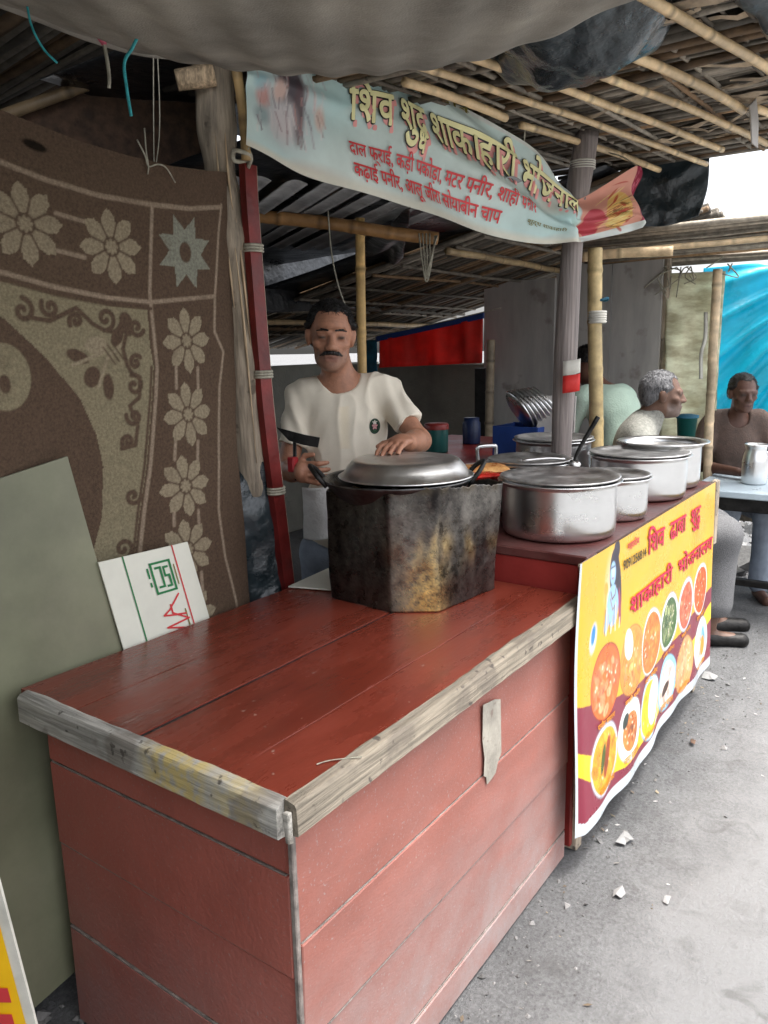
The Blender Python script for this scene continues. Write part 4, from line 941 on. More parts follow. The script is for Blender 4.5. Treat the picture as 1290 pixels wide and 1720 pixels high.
cord('tie_string', [(1.322, 1.655, 2.083), (1.340, 1.652, 2.05), (1.346, 1.65, 2.026), (1.372, 1.645, 2.034), (1.40, 1.648, 2.030), (1.427, 1.65, 2.000)], .0019, M_cord, cp)
cord('tie_string', [(1.351, 1.66, 2.115), (1.347, 1.655, 2.06), (1.346, 1.65, 2.026), (1.35, 1.66, 2.01)], .0019, M_cord, cp)

# ------------------------------------------------------------------ posts and poles
lp = thing('log_post', 'weathered log post rising behind the hanging carpet', 'post', (1.76, 1.70, 0))
t = np.linspace(0, 1, 60); A_ = smooth_path([(1.676, 1.748, 2.43), (1.672, 1.742, 2.076), (1.690, 1.732, 1.833), (1.712, 1.73, 1.49), (1.76, 1.745, .8), (1.82, 1.76, 0)], 60)
b = MB(); b.tube(A_, .052 + .006 * np.sin(t * 23) + .004 * np.sin(t * 57), 14); b.build('log', M_log, lp, smooth=True)
b = MB(); rg = np.random.default_rng(2)
for i in range(5):
    a = rg.uniform(3.3, 6.0); k0 = rg.integers(8, 24); k1 = k0 + rg.integers(8, 20); q = A_[k0:k1]
    b.tube(q + np.array([math.cos(a), math.sin(a), 0]) * (.050 + rg.uniform(0, .010)) + rg.normal(size=3) * .003, np.interp(np.linspace(0, 1, len(q)), [0, .5, 1], [.001, .0045, .001]), 5)
b.build('split_bark', M_bark, lp, smooth=True)
b = MB(); b.tube([(1.555, 1.765, 2.29), (1.63, 1.70, 2.31)], [.026, .03], 10); b.build('stub_branch', M_bark, lp, smooth=True)
tag(bamboo('bamboo_stick', (1.640, 1.650, 2.42), (1.664, 1.630, 2.09), .0135, tint=(.95, .8, .55), step=.12), 'short bamboo stick lashed at the left end of the shop banner', 'stick')
cord('lashing', [(1.66, 1.62, 2.12), (1.69, 1.64, 2.10), (1.65, 1.66, 2.09), (1.63, 1.64, 2.11), (1.67, 1.62, 2.10), (1.70, 1.66, 2.08)], .006, M_cord); tag(bpy.data.objects['lashing'], 'grey cord lashing below the short bamboo stick', 'cord')
rp_ = thing('red_pole', 'dark red painted leaning board strip beside the cook', 'pole', (1.9, 1.70, 0))
ax = np.array([(1.711, 1.668, 2.09), (1.707, 1.665, 1.99), (1.714, 1.664, 1.75), (1.722, 1.664, 1.55), (1.735, 1.665, 1.35), (1.789, 1.668, .84), (1.87, 1.67, 0)]); P = smooth_path(ax, 40); b = MB()
for o_ in (0,):
    G = np.stack([P + d for d in ((-.026, .012, 0), (-.026, -.012, 0), (.020, -.012, 0), (.020, .012, 0), (-.026, .012, 0))]); b.grid(G, flip=True); b.add(G[:4, 0], [(0, 1, 2, 3)])
b.build('board', M_redpole, rp_)
b = MB(); b.tube(P + (.023, -.006, 0), .0035, 6); b.build('edge_strip', M_wz, rp_, smooth=True)
for z in (1.50, 1.86, 1.13):
    k = int(np.argmin(abs(P[:, 2] - z))); b = MB()
    for j in range(3): b.tube(np.stack([P[k] + (.030 * math.cos(a), .022 * math.sin(a), (j - 1) * .008) for a in np.linspace(0, 6.28, 17)]), .004, 5)
    b.build('lashing', M_cord, rp_, smooth=True)
o = sheet('black_plastic_bundle', [[(1.68 + .05 * math.sin(z * 5), 1.735, z), (1.74 + .02 * math.sin(z * 9), 1.665 + .02 * math.sin(z * 7), z), (1.80, 1.70, z)] for z in (.2, .6, .9, 1.1, 1.3, 1.45)], M_blackt, None, .035, 16, 41, (60, 30)); tag(o, 'crumpled black plastic bundle between carpet and red pole', 'plastic')
o = thing('wooden_pole', 'tall smooth grey wooden pole beside the pots holding the roof', 'pole', (2.95, 1.24, 0))
P = smooth_path([(2.978, 1.178, 2.34), (2.961, 1.213, 2.013), (2.953, 1.232, 1.437), (2.952, 1.238, .9), (2.952, 1.24, 0)], 50); b = MB(); b.tube(P, .042 + .0025 * np.sin(np.linspace(0, 17, 50)), 18); b.build('shaft', M_pole, o, smooth=True)
b = MB(); k = 14
for j in range(4): b.tube(np.stack([P[4] + (.045 * math.cos(a), .045 * math.sin(a), -.02 + (j - 1) * .008) for a in np.linspace(0, 6.28, 20)]), .003, 5)
b.build('lashing', M_white, o, smooth=True)
fl = thing('paper_tag', 'red and white paper tag stuck on the wooden pole', 'paper', (2.88, 1.2, 1.4))
fn = lambda s_, z: (2.866 + .030 * s_, 1.202 - .055 * s_ - .012 * math.sin(s_ * 3), z)
for nm, z0, z1, m_ in (('white_half', 1.462, 1.515, M_white), ('red_half', 1.395, 1.460, mat('tag_red', L(205, 50, 45), .5, var=.1))):
    b = MB(); b.grid(np.stack([[fn(s_, z + .01 * s_) for s_ in np.linspace(0, 1, 6)] for z in (z0, (z0 + z1) / 2, z1)])); b.build(nm, m_, fl, smooth=True, solid=.001)
tag(bamboo('bamboo_post', (4.06, 1.42, 0), (4.017, 1.53, 2.05), .037, tint=(1.15, 1.1, .85), step=.3, bend=.015), 'thick yellowish bamboo post in front of the bending person', 'post')
cord('blue_tie', [(4.055 + .045 * math.cos(a), 1.515 + .045 * math.sin(a), 1.80 + .006 * math.sin(3 * a)) for a in np.linspace(0, 9, 16)], .007, M_teal); tag(bpy.data.objects['blue_tie'], 'blue cord tied round the thick yellowish bamboo post', 'cord')
b = MB()
for j in range(5): b.tube(np.stack([np.array([4.028, 1.51, 1.735 - j * .012]) + (.042 * math.cos(a), .042 * math.sin(a), 0) for a in np.linspace(0, 6.28, 14)]), .008, 5)
tag(b.build('white_binding', M_white, smooth=True), 'dirty white binding round the thick yellowish bamboo post', 'binding')
# bamboo frame above the cook
tag(bamboo('bamboo_beam', (2.40, 2.42, 2.125), (2.90, 1.775, 2.012), .026, tint=(.75, .5, .3), step=.14), 'brown bamboo beam over the head of the cook', 'beam')
tag(bamboo('bamboo_post', (2.735, 2.045, 0), (2.716, 2.035, 2.10), .020, tint=(1.05, .85, .5), step=.25), 'slim yellow bamboo post directly behind the head of the cook', 'post')
b = MB()
for j in range(4): b.tube(smooth_path([(2.815 + .008 * j, 1.812 - .012 * j, 2.03), (2.818 + .006 * j, 1.80 - .008 * j, 1.92), (2.830, 1.788, 1.84 + .012 * j), (2.845 - .004 * j, 1.772, 1.92), (2.852, 1.760 - .004 * j, 2.02)], 24), .0035, 5)
tag(b.build('cord_coil', M_cord, smooth=True), 'coil of grey cord looped over the bamboo beam end', 'cord')
tag(cord('thin_cord', [(2.486, 2.015, 2.10), (2.49, 2.008, 1.95), (2.505, 1.99, 1.82), (2.535, 1.96, 1.70)], .003, M_cord), 'thin cord hanging down towards the head of the cook', 'cord')
tag(cord('blue_rope', [(.865, 1.346, 2.26), (.866, 1.346, 2.19), (.869, 1.343, 2.135), (.882, 1.335, 2.099), (.899, 1.323, 2.077)], .002, M_rope), 'short curved turquoise cord end above the carpet, the left one', 'cord')
tag(cord('blue_rope', [(.93, 1.24, 2.22), (.948, 1.227, 2.171), (.961, 1.216, 2.146), (.978, 1.202, 2.120), (.971, 1.208, 2.096), (.959, 1.218, 2.071), (.959, 1.217, 2.029), (.962, 1.215, 1.986)], .0028, M_rope, None, 50), 'long frayed turquoise cord dangling below the canvas canopy edge', 'cord')
tag(cord('cord_loop', [(1.487, 1.755, 2.45), (1.471, 1.768, 2.178), (1.4665, 1.772, 2.06), (1.483, 1.758, 2.179), (1.490, 1.752, 2.45)], .0014, M_cord), 'grey cord loop hanging beside the log post', 'cord')
b = MB(); b.tube(smooth_path([(1.134, 1.525, 2.30), (1.146, 1.516, 2.213), (1.15, 1.514, 2.16), (1.147, 1.514, 2.13)], 14), [.004] * 14, 5)
pk = thing('pink_charm', 'small pink and grey charm dangling from the dark thatch', 'charm', (1.147, 1.514, 2.13)); b.build('thread', M_cord, pk, smooth=True)
MB().tube([(1.138, 1.522, 2.255), (1.142, 1.518, 2.235), (1.146, 1.516, 2.213)], [.006, .014, .005], 8).build('pink_knot', mat('pink_yarn', L(190, 90, 110), .8, var=.4, scale=80, bump=.3), pk, smooth=True)

# ------------------------------------------------------------------ boards and signs at the left
d = np.array([.165, 0, -.986]); e = np.array([.986, 0, .165]); TR_ = np.array([1.047, 1.652, 1.349]); ln_ = 1.21
def S_board(s_, t_): return TR_ + d * t_ - e * s_ + np.array([0, -.045 * t_ / 1.2, 0])
b = MB(); b.grid(np.stack([[S_board(s_, t_) for s_ in np.linspace(0, .62, 8)] for t_ in np.linspace(0, ln_, 14)])); tag(b.build('leaning_board', M_ply, solid=.008), 'tall plain green-grey laminate board leaning on the carpet', 'board')
Q = np.array([(1.088, 1.632, 1.087), (1.364, 1.632, 1.079), (1.449, 1.604 + .012, .69), (1.158, 1.604 + .012, .69)])
def S_card(u, v, off=0):
    u = np.asarray(u, float)[..., None]; v = np.asarray(v, float)[..., None]
    return (Q[0] * (1 - u) + Q[1] * u) * (1 - v) + (Q[3] * (1 - u) + Q[2] * u) * v + np.array([0, -1., 0]) * off
cd = thing('marked_card', 'white card with green mark and red scrawl behind the front counter', 'card', (1.3, 1.62, .8))
b = MB(); b.grid(S_card(*np.meshgrid(np.linspace(0, 1, 6), np.linspace(0, 1, 8)), 0)); b.build('card', M_card, cd, solid=.004)
def stroke(name, pts, w, m, off=.004):
    P2 = np.array(pts, float); b = MB()
    for i in range(len(P2) - 1):
        a, c = P2[i], P2[i + 1]; dd = (c - a) * (1, 1.45); dd /= np.linalg.norm(dd) + 1e-9; nn = np.array([-dd[1], dd[0] / 1.45]) * w / 2; ee = dd * (1, 1 / 1.45) * w * .45
        q = np.array([a - nn - ee, a + nn - ee, c + nn + ee, c - nn + ee]); b.add(S_card(q[:, 0], q[:, 1], off + .0003 * i), [(0, 1, 2, 3)])
    return b.build(name, m, cd)
stroke('green_line', [(.245, .0), (.245, .75)], .014, I_grn); stroke('red_line', [(.80, .0), (.80, .80)], .014, I_red)
sq = lambda x0, y0, x1, y1: [(x0, y0), (x1, y0), (x1, y1), (x0, y1), (x0, y0)]
stroke('green_mark', sq(.50, .09, .72, .30), .022, I_grn); stroke('green_mark', [(.545, .125), (.60, .125), (.60, .26), (.545, .26)], .022, I_grn); stroke('green_mark', [(.68, .13), (.635, .13), (.635, .19), (.68, .19), (.68, .265), (.635, .265)], .022, I_grn)
stroke('green_mark', [(.46, .12), (.46, .18)], .02, I_grn); stroke('green_mark', [(.46, .22), (.46, .24)], .02, I_grn)
stroke('red_scrawl', [(.72, .34), (.58, .43), (.50, .46), (.56, .47), (.74, .49)], .018, I_red); stroke('red_scrawl', [(.60, .40), (.60, .46), (.76, .53), (.50, .55), (.74, .60), (.48, .64), (.52, .70), (.68, .72)], .018, I_red)
stroke('small_print', [(.75, .46), (.75, .58)], .012, I_olv); stroke('small_print', [(.76, .13), (.76, .27)], .012, I_olv)
ys_ = thing('yellow_sign', 'yellow sign board with white border standing left of the counter', 'sign', (.45, 1.3, 0))
ed = lambda z: np.array([.6105 - .083 * z, 1.155 + .038 * z, z]); lf = np.array([-.55, .83, 0]); tw = np.array([-.83, -.55, 0])
def panel(s0, s1, z0, z1, off): return [ed(z) + lf * s_ + tw * off for s_, z in ((s0, z0), (s1, z0), (s1, z1), (s0, z1))]
b = MB(); b.add(panel(0, .5, 0, 1.0, 0) + panel(0, .5, 0, 1.0, -.006), [(0, 1, 2, 3), (7, 6, 5, 4), (0, 4, 5, 1), (1, 5, 6, 2), (2, 6, 7, 3), (3, 7, 4, 0)]); b.build('board', M_white, ys_)
b = MB(); b.add(panel(.016, .484, .02, .98, .002), [(0, 1, 2, 3)]); b.build('yellow_field', M_yellow, ys_)
b = MB(); b.add(panel(.03, .25, .50, .53, .004), [(0, 1, 2, 3)]); b.add(panel(.035, .25, .44, .475, .004), [(0, 1, 2, 3)]); b.build('red_print', I_red, ys_)
# ------------------------------------------------------------------ cooking things on the front counter
tg = thing('tin_windshield', 'soot-blackened bent tin sheet wrapped round the stove', 'tin sheet', (1.87, 1.25, .86))
pq = np.array([(1.95, 1.50), (1.80, 1.478), (1.712, 1.42), (1.689, 1.198), (1.767, 1.092), (2.04, 1.053), (2.10, 1.09), (2.11, 1.2)]); cl_ = np.concatenate([[0], np.cumsum(np.linalg.norm(np.diff(pq, axis=0), axis=1))])
pb = np.stack([np.interp(np.linspace(0, cl_[-1], 220), cl_, pq[:, i]) for i in (0, 1)], -1)
for _ in range(2): pb[1:-1] = (pb[:-2] + pb[1:-1] + pb[2:]) / 3
# flatten the sweep into creased facets like a bent oil tin
def tin(u, v):
    k = np.arange(220); x = np.interp(u * 219, k, pb[:, 0]); y = np.interp(u * 219, k, pb[:, 1])
    c = np.array([1.88, 1.28]); fl = 1 + .06 * v; return c[0] + (x - c[0]) * fl, c[1] + (y - c[1]) * fl
uu, vv = np.meshgrid(np.linspace(0, 1, 260), np.linspace(0, 1, 90))
x, y = tin(uu, vv); rip = .006 * sn(xyz(uu * 3, vv * .6, 0), 7, 3) + .002 * np.abs(sn(xyz(uu * 3, vv * .3, 2), 15, 6)) + .0012 * sn(xyz(uu * 3, vv, 0), 22, 5)
nx, ny = np.gradient(y, axis=1), -np.gradient(x, axis=1); nl = np.hypot(nx, ny); x = x - nx / nl * rip; y = y - ny / nl * rip
hgt = np.interp(uu[0], [0, .15, .25, .36, .5, .6, .8, .9, 1], [.30, .31, .318, .345, .348, .345, .325, .318, .31]) + .004 * sn(xyz(uu[0] * 8, 0, 0), 9, 8) + .004 * sn(xyz(uu[0] * 8, 0, 0), 40, 9)
z = .862 + vv * hgt[None] + .004 * np.sin(uu * 60) * (1 - vv) * (np.abs(sn(xyz(uu * 4, 0, 0), 5, 2)))
Pt = xyz(uu * 3, vv, 0)
m1 = sn(Pt, 6, 11); m2 = sn(Pt * (1.6, .45, 1), 24, 12); m3 = sn(Pt, 70, 14) * .6 + RNG.normal(size=uu.shape) * .35
bare_lit = np.clip(.30 + .30 * m1 + .22 * m2 + .22 * m3, 0, 1)                                   # grey metal showing through soot
bare_lit = np.clip(bare_lit + .35 * np.exp(-((uu - .50) / .035) ** 2) + .22 * np.clip((uu - .57) * 8, 0, 1), 0, 1) * np.clip(.5 + .8 * np.clip((uu - .42) * 9, 0, 1), 0, 1)  # bevel highlight painted into the tone; left facet darker, front facet paler
gold = np.exp(-((uu - .545) / .055) ** 2) * np.clip(1.1 - vv * 1.55 + .3 * m2, 0, 1) * np.clip(.55 + .5 * m3, 0, 1)
gold = np.clip(1.25 * gold + .45 * np.exp(-((vv - .45 - .1 * m1) / .10) ** 2) * (uu > .42) * np.clip(.4 + m2, 0, 1) * np.exp(-((uu - .72) / .2) ** 2), 0, 1)
colr = np.array(L(38, 36, 37)) + (np.array(L(150, 145, 138)) - L(38, 36, 37)) * bare_lit[..., None]
colr = colr * (1 - gold[..., None]) + np.array(L(248, 210, 130)) * gold[..., None]
colr = colr * (1 - .7 * np.clip((vv - .93) / .05, 0, 1) * np.clip(.6 + m2, 0, 1))[..., None] + np.array(L(120, 105, 80)) * (.35 * np.clip((vv - .93) / .05, 0, 1) * np.clip(.6 + m2, 0, 1))[..., None]
M_sheet = mat('sooty_tin', (.9, .9, .9), .32, metal=.85, var=.35, scale=30, col2=(1, 1, 1), bump=.07, bscale=45, attr=True, rvar=.14)
b = MB(); b.grid(xyz(x, y, z), colr, flip=True); b.build('bent_sheet', M_sheet, tg, smooth=True, attr=True, solid=.0015)
stv = thing('stove', 'low iron stove ring hidden inside the tin sheet', 'stove', (1.88, 1.285, .86))
b = MB(); b.tube([(1.88 + .13 * math.cos(a), 1.285 + .13 * math.sin(a), 1.06) for a in np.linspace(0, 6.283, 30)], .008, 8, False); b.build('ring', M_iron, stv, smooth=True)
for a in (0, 2.1, 4.2): b = MB(); b.tube([(1.88 + .13 * math.cos(a), 1.285 + .13 * math.sin(a), 1.055), (1.88 + .15 * math.cos(a), 1.285 + .15 * math.sin(a), .862)], .008, 8); b.build('leg', M_iron, stv, smooth=True)
KC = np.array([1.865, 1.285, 1.205])
kd = thing('kadai', 'wide iron wok with loop handles sitting in the tin windshield', 'wok', (1.865, 1.285, 1.07))
b = MB(); b.lathe([(.0, -.135), (.08, -.128), (.14, -.095), (.19, -.035), (.214, .0), (.219, .004), (.217, .008), (.208, .004), (.185, -.032), (.135, -.09), (.08, -.12), (0, -.127)], KC, 64); b.build('bowl', mat('worn_iron', (.10, .10, .10), .35, metal=.9, var=.5, scale=16, bump=.1), kd, smooth=True)
for s_ in (-1, 1):
    c = KC + np.array([.616, -.788, 0]) * .205 * s_; t_ = np.array([.788, .616, 0]); o_ = np.array([.616, -.788, 0]) * s_
    b = MB(); b.tube(smooth_path([c - t_ * .05 + (0, 0, -.01), c - t_ * .045 + o_ * .03 + (0, 0, .025), c + o_ * .048 + (0, 0, .045), c + t_ * .045 + o_ * .03 + (0, 0, .025), c + t_ * .05 + (0, 0, -.01)], 24), .007, 8); b.build('handle', M_iron, kd, smooth=True)
LC = np.array([1.885, 1.268, 1.213])
ld = thing('inverted_lid', 'large steel plate upside down as lid over the wok', 'lid', tuple(LC))
b = MB(); b.lathe([(.193, .0), (.197, .001), (.199, .004), (.194, .007), (.187, .008), (.172, .030), (.158, .046), (.151, .050), (.144, .0512), (.10, .052), (.098, .0513), (.09, .0516), (.05, .053), (0, .0535)], LC, 96); b.build('plate', mat('bright_steel_plate', (.70, .69, .66), .38, metal=1.0, var=.16, scale=9, bump=.03, bscale=40, rvar=.08), ld, smooth=True)
b = MB(); b.add([(1.715, 1.597, .8655), (1.76, 1.455, .8655), (1.93, 1.50, .867), (1.93, 1.612, .869)], [(0, 1, 2, 3)]); tag(b.build('white_sheet', M_card, solid=.004), 'white card lying flat beside the tin windshield base', 'card')

# ------------------------------------------------------------------ pots on the serving counter
def pot(label, c, R, h, rb=.92, lid='plate', rim=.014, dark=False):
    p = thing('aluminium_pot', label, 'pot', c, 'aluminium pots on the serving counter'); r = R * rb
    prof = [(0, .002), (r * .86, .002), (r * .95, .006), (r * .99, .018), (r, .035), (r * 1.0, h * .6), (r * .995, h - .016), (r * 1.0, h - .010), (R, h - .002), (R + .001, h + .001), (R - .002, h + .003), (r * .97, h - .004), (r * .96, h - .02), (r * .955, .03), (0, .012)]
    b = MB(); b.lathe(prof, c, 72); q_ = b.v[0] - np.array(c); b.v[0] = np.array(c) + q_ * (1 + np.stack([.007 * sn(q_ + R * 9, 16, 5) + .003 * sn(q_ + R * 5, 34, 6)] * 2 + [np.zeros(len(q_))], -1)); b.build('body', M_steel, p, smooth=True)
    if lid == 'plate':
        q = R * .965; b = MB(); b.lathe([(q * .9, -.002), (q, .006), (q + .002, .009), (q - .003, .011), (q * .88, .004), (q * .80, -.001), (q * .5, -.0015), (q * .2, .0), (0, .0005)], np.array(c) + (0, 0, h + .003), 72); b.build('lid_plate', M_steeld, p, smooth=True)
    elif lid == 'sunk':
        q = R * .90; b = MB(); b.lathe([(q, .0), (q * .97, -.012), (q * .85, -.02), (q * .4, -.02), (0, -.02)], np.array(c) + (0, 0, h - .004), 72); b.build('lid_plate', M_steeld, p, smooth=True)
    return p
pot('large lidded aluminium pot, nearest on the serving counter', (2.374, .998, ZC), .197, .178)
pot('small aluminium pot tucked behind the nearest large pot', (2.70, .940, ZC), .136, .143)
pot('large aluminium pot with scratched lid, middle of the front row', (3.14, .985, ZC), .200, .167)
pot('wide-rimmed aluminium pot at the street end of the counter', (3.42, .975, ZC), .188, .190, .84, 'sunk')
pot('aluminium pot behind the others next to the wooden pole', (3.16, 1.36, ZC), .172, .205)
pot('aluminium pot with ladle behind the nearest large pot', (2.66, 1.235, ZC), .160, .183)
lt = thing('ladle', 'dark metal ladle standing slanted among the pots', 'ladle', (2.66, 1.05, 1.15))
b = MB(); b.tube(smooth_path([(2.648, 1.062, 1.165), (2.652, 1.045, 1.213), (2.674, .987, 1.329)], 12), np.linspace(.005, .009, 12), 8); b.build('handle', M_iron, lt, smooth=True)
b = MB(); b.tube([(2.640, 1.07, 1.168), (2.655, 1.058, 1.150), (2.665, 1.05, 1.165)], [.012, .018, .012], 10); b.build('scoop', M_steeld, lt, smooth=True)
pc = thing('steel_tongs', 'steel tongs lying across the pot lid beside the ladle', 'tongs', (2.62, 1.15, 1.17))
for s_ in (0, .02): b = MB(); b.tube(smooth_path([(2.56, 1.22 + s_, 1.174), (2.62, 1.15 + s_ * .6, 1.179), (2.66, 1.10 + s_, 1.174)], 10), .005, 6); b.build('arm', M_steel, pc, smooth=True)
cl = thing('cooker_lid', 'steel lid with upright loop handle behind the packets', 'lid', (2.80, 1.50, ZC))
b = MB(); b.lathe([(0, .14), (.06, .138), (.10, .13), (.115, .12), (.115, .0), (0, .0)], (2.80, 1.49, ZC), 40); b.build('vessel', M_steel, cl, smooth=True)
b = MB(); b.tube(smooth_path([(2.775, 1.515, 1.11), (2.772, 1.517, 1.175), (2.785, 1.505, 1.185), (2.82, 1.475, 1.185), (2.832, 1.466, 1.175), (2.83, 1.468, 1.11)], 24), .008, 8); b.build('handle', M_steel, cl, smooth=True)
def packet(label, c, sx, sy, sz, yaw, m, m2):
    p = thing('food_packet', label, 'packet', c, 'food packets beside the stove'); R_ = np.array(Matrix.Rotation(yaw, 3, 'Z'))
    G = []; n_ = 12
    for sgn in (1, -1):
        U, V = np.meshgrid(np.linspace(-1, 1, n_), np.linspace(-1, 1, n_)); q = np.clip(1 - np.maximum(abs(U) ** 4, abs(V) ** 4), 0, 1) ** .5
        Z = sgn * sz * q * (1 + .2 * sn(xyz(U, V, sgn), 4, 2)) + sz; W = xyz(U * sx, V * sy, Z) @ R_.T + np.array(c); b = MB(); b.grid(W, flip=sgn < 0); G.append(b)
    G[0].build('front_film', m, p, smooth=True); G[1].build('back_film', m2, p, smooth=True)
mo = mat('orange_film', L(225, 95, 30), .3, var=.5, scale=26, col2=L(240, 190, 120), bump=.4, bscale=30); mg = mat('green_film', L(40, 140, 90), .3, var=.5, scale=30, col2=L(225, 235, 225), bump=.4, bscale=30)
mr_ = mat('red_film', L(190, 45, 35), .3, var=.4, scale=24, bump=.3, bscale=30); mw_ = mat('clear_film', L(225, 225, 220), .25, var=.3, scale=30, bump=.5, bscale=30)
MB().box((2.30, 1.26, ZC + .002), (2.48, 1.56, 1.128), .006).build('x', M_ctop); tag(bpy.data.objects['x'], 'dark low box carrying the food packets', 'box'); bpy.data.objects['x'].name = 'low_box'
packet('orange food packet beside the wok handle', (2.43, 1.31, 1.130), .10, .05, .020, -.9, mo, mr_)
packet('green and white food packet beside the wok handle', (2.36, 1.42, 1.130), .06, .05, .030, -.7, mg, mw_)
packet('clear crinkled food packet beside the wok handle', (2.36, 1.51, 1.130), .06, .045, .028, -.8, mw_, mw_)
packet('red food packet beside the wok handle', (2.38, 1.285, 1.129), .06, .04, .012, -.6, mr_, mr_)
# things behind: tiffin table with crate and plates
bk = thing('back_table', 'dark work table behind the cook with a crate', 'table', (3.7, 2.0, 0))
MB().box((3.3, 1.66, .98), (4.4, 2.6, 1.02), .004).build('table_top', M_redc, bk)
for p in ((3.35, 1.72), (4.35, 1.72), (3.35, 2.54), (4.35, 2.54)): MB().box((p[0] - .03, p[1] - .03, 0), (p[0] + .03, p[1] + .03, .98), .004).build('leg', M_iron, bk)
cr = thing('blue_crate', 'blue plastic crate under the tilted plates', 'crate', (3.52, 1.70, 1.02))
for nm, lo, hi in (('front_side', (3.44, 1.56, 1.022), (3.455, 1.80, 1.195)), ('back_side', (3.66, 1.56, 1.022), (3.675, 1.80, 1.195)), ('end_side', (3.455, 1.56, 1.022), (3.66, 1.572, 1.193)), ('end_side', (3.455, 1.788, 1.022), (3.66, 1.80, 1.193)), ('floor', (3.455, 1.572, 1.022), (3.66, 1.788, 1.03))): MB().box(lo, hi, .002).build(nm, M_bcrate, cr)
for i in range(7):
    R_ = rotm(-.55, .35, .95 - .03 * i); b = MB(); b.lathe([(0, 0), (.085, 0), (.105, .012), (.110, .020), (.106, .021), (.084, .004), (0, .004)], (3.50 + .016 * i, 1.70 - .017 * i, 1.262 + .004 * i), 32, tilt=R_)
    tag(b.build('steel_plate', M_steel, smooth=True), 'steel plate in the tilted stack leaning on the blue crate', 'plate', 'tilted plates on the blue crate')
cn_ = thing('green_canister', 'dark green canister on the table behind the cook', 'canister', (3.60, 2.22, 1.02)); b = MB(); b.lathe([(0, 0), (.06, 0), (.063, .01), (.063, .13), (.060, .14), (0, .14)], (3.60, 2.22, 1.022), 28); b.build('body', M_gcan, cn_, smooth=True); b = MB(); b.lathe([(.066, .125), (.066, .15), (.06, .156), (0, .156)], (3.60, 2.22, 1.022), 28); b.build('lid', M_redc, cn_, smooth=True)
b = MB(); b.lathe([(0, 0), (.05, 0), (.052, .01), (.052, .12), (.045, .13), (.045, .15), (0, .15)], (4.02, 2.24, 1.022), 24); tag(b.build('blue_jar', mat('navy_plastic', (.008, .02, .07), .4, var=.2), smooth=True), 'dark blue jar on the table behind the cook', 'jar')
b = MB(); b.box((3.52, 1.42, .98), (3.535, 1.60, 1.34), .002, rot=rotm(.2, 0, .12)); tag(b.build('pale_panel', M_wall), 'pale panel leaning behind the pots by the wooden pole', 'panel')

# ------------------------------------------------------------------ eating table with jug
MB().box((4.90, 1.20, 0), (5.06, 1.36, .99), .006).build('tub_stand', M_brown); tag(bpy.data.objects['tub_stand'], 'small brown stand under the teal tub', 'stand')
et = thing('eating_table', 'pale blue-grey eating table at the street end', 'table', (5.2, .85, 0))
b = MB(); b.box((4.66, .40, .71), (5.55, 1.17, .75), .006); b.build('table_top', M_tblue, et); b = MB(); b.box((4.70, .44, .63), (5.51, 1.13, .709), .004); b.build('apron', M_iron, et)
for p in ((4.74, 1.09), (4.74, .48), (5.47, 1.09), (5.47, .48)): MB().box((p[0] - .035, p[1] - .035, 0), (p[0] + .035, p[1] + .035, .64), .004).build('leg', M_iron, et)
MB().box((4.76, .46, .18), (4.80, 1.06, .22), .004).build('foot_rail', M_iron, et)
jg = thing('steel_jug', 'slim steel water jug on the eating table', 'jug', (5.0, .80, .75)); b = MB(); b.lathe([(0, 0), (.062, 0), (.068, .008), (.072, .05), (.072, .13), (.066, .17), (.056, .20), (.058, .215), (.066, .232), (.064, .234), (.054, .216), (.052, .20), (.06, .16), (.066, .1), (0, .01)], (4.98, .88, .751), 40); b.build('body', M_steel, jg, smooth=True)
b = MB(); b.tube(smooth_path([(5.03, .835, .93), (5.06, .805, .93), (5.065, .80, .86), (5.035, .83, .82)], 14), .006, 6); b.build('handle', M_steel, jg, smooth=True)
MB().box((4.25, 1.02, .44), (4.62, 1.62, .48), .004).build('x', M_wx); o = bpy.data.objects['x']; o.name = 'bench_seat'
bs_ = thing('low_bench', 'low plank bench under the elderly seated person', 'bench', (4.35, 1.3, 0)); adopt(o, bs_)
for p in ((4.29, 1.08), (4.58, 1.08), (4.29, 1.56), (4.58, 1.56)): MB().box((p[0] - .025, p[1] - .025, 0), (p[0] + .025, p[1] + .025, .44), .003).build('leg', M_wz, bs_)
MB().box((5.35, .55, .44), (5.62, 1.45, .48), .004).build('x', M_wx); o = bpy.data.objects['x']; o.name = 'bench_seat'
bs_ = thing('low_bench', 'low plank bench behind the eating table', 'bench', (5.45, 1.0, 0)); adopt(o, bs_)
for p in ((5.39, .6), (5.58, .6), (5.39, 1.40), (5.58, 1.40)): MB().box((p[0] - .025, p[1] - .025, 0), (p[0] + .025, p[1] + .025, .44), .003).build('leg', M_wz, bs_)
tb = thing('teal_tub', 'small teal plastic tub on a stand behind the elderly person', 'tub', (4.98, 1.28, .99)); b = MB(); b.lathe([(0, 0), (.050, 0), (.060, .13), (.065, .13), (.065, .14), (.056, .14), (.046, .01), (0, .01)], (4.98, 1.28, .992), 30); b.build('body', M_gcan, tb, smooth=True); b = MB(); b.lathe([(.067, .133), (.067, .148), (.03, .155), (0, .156)], (4.98, 1.28, .992), 30); b.build('lid', M_teal, tb, smooth=True)

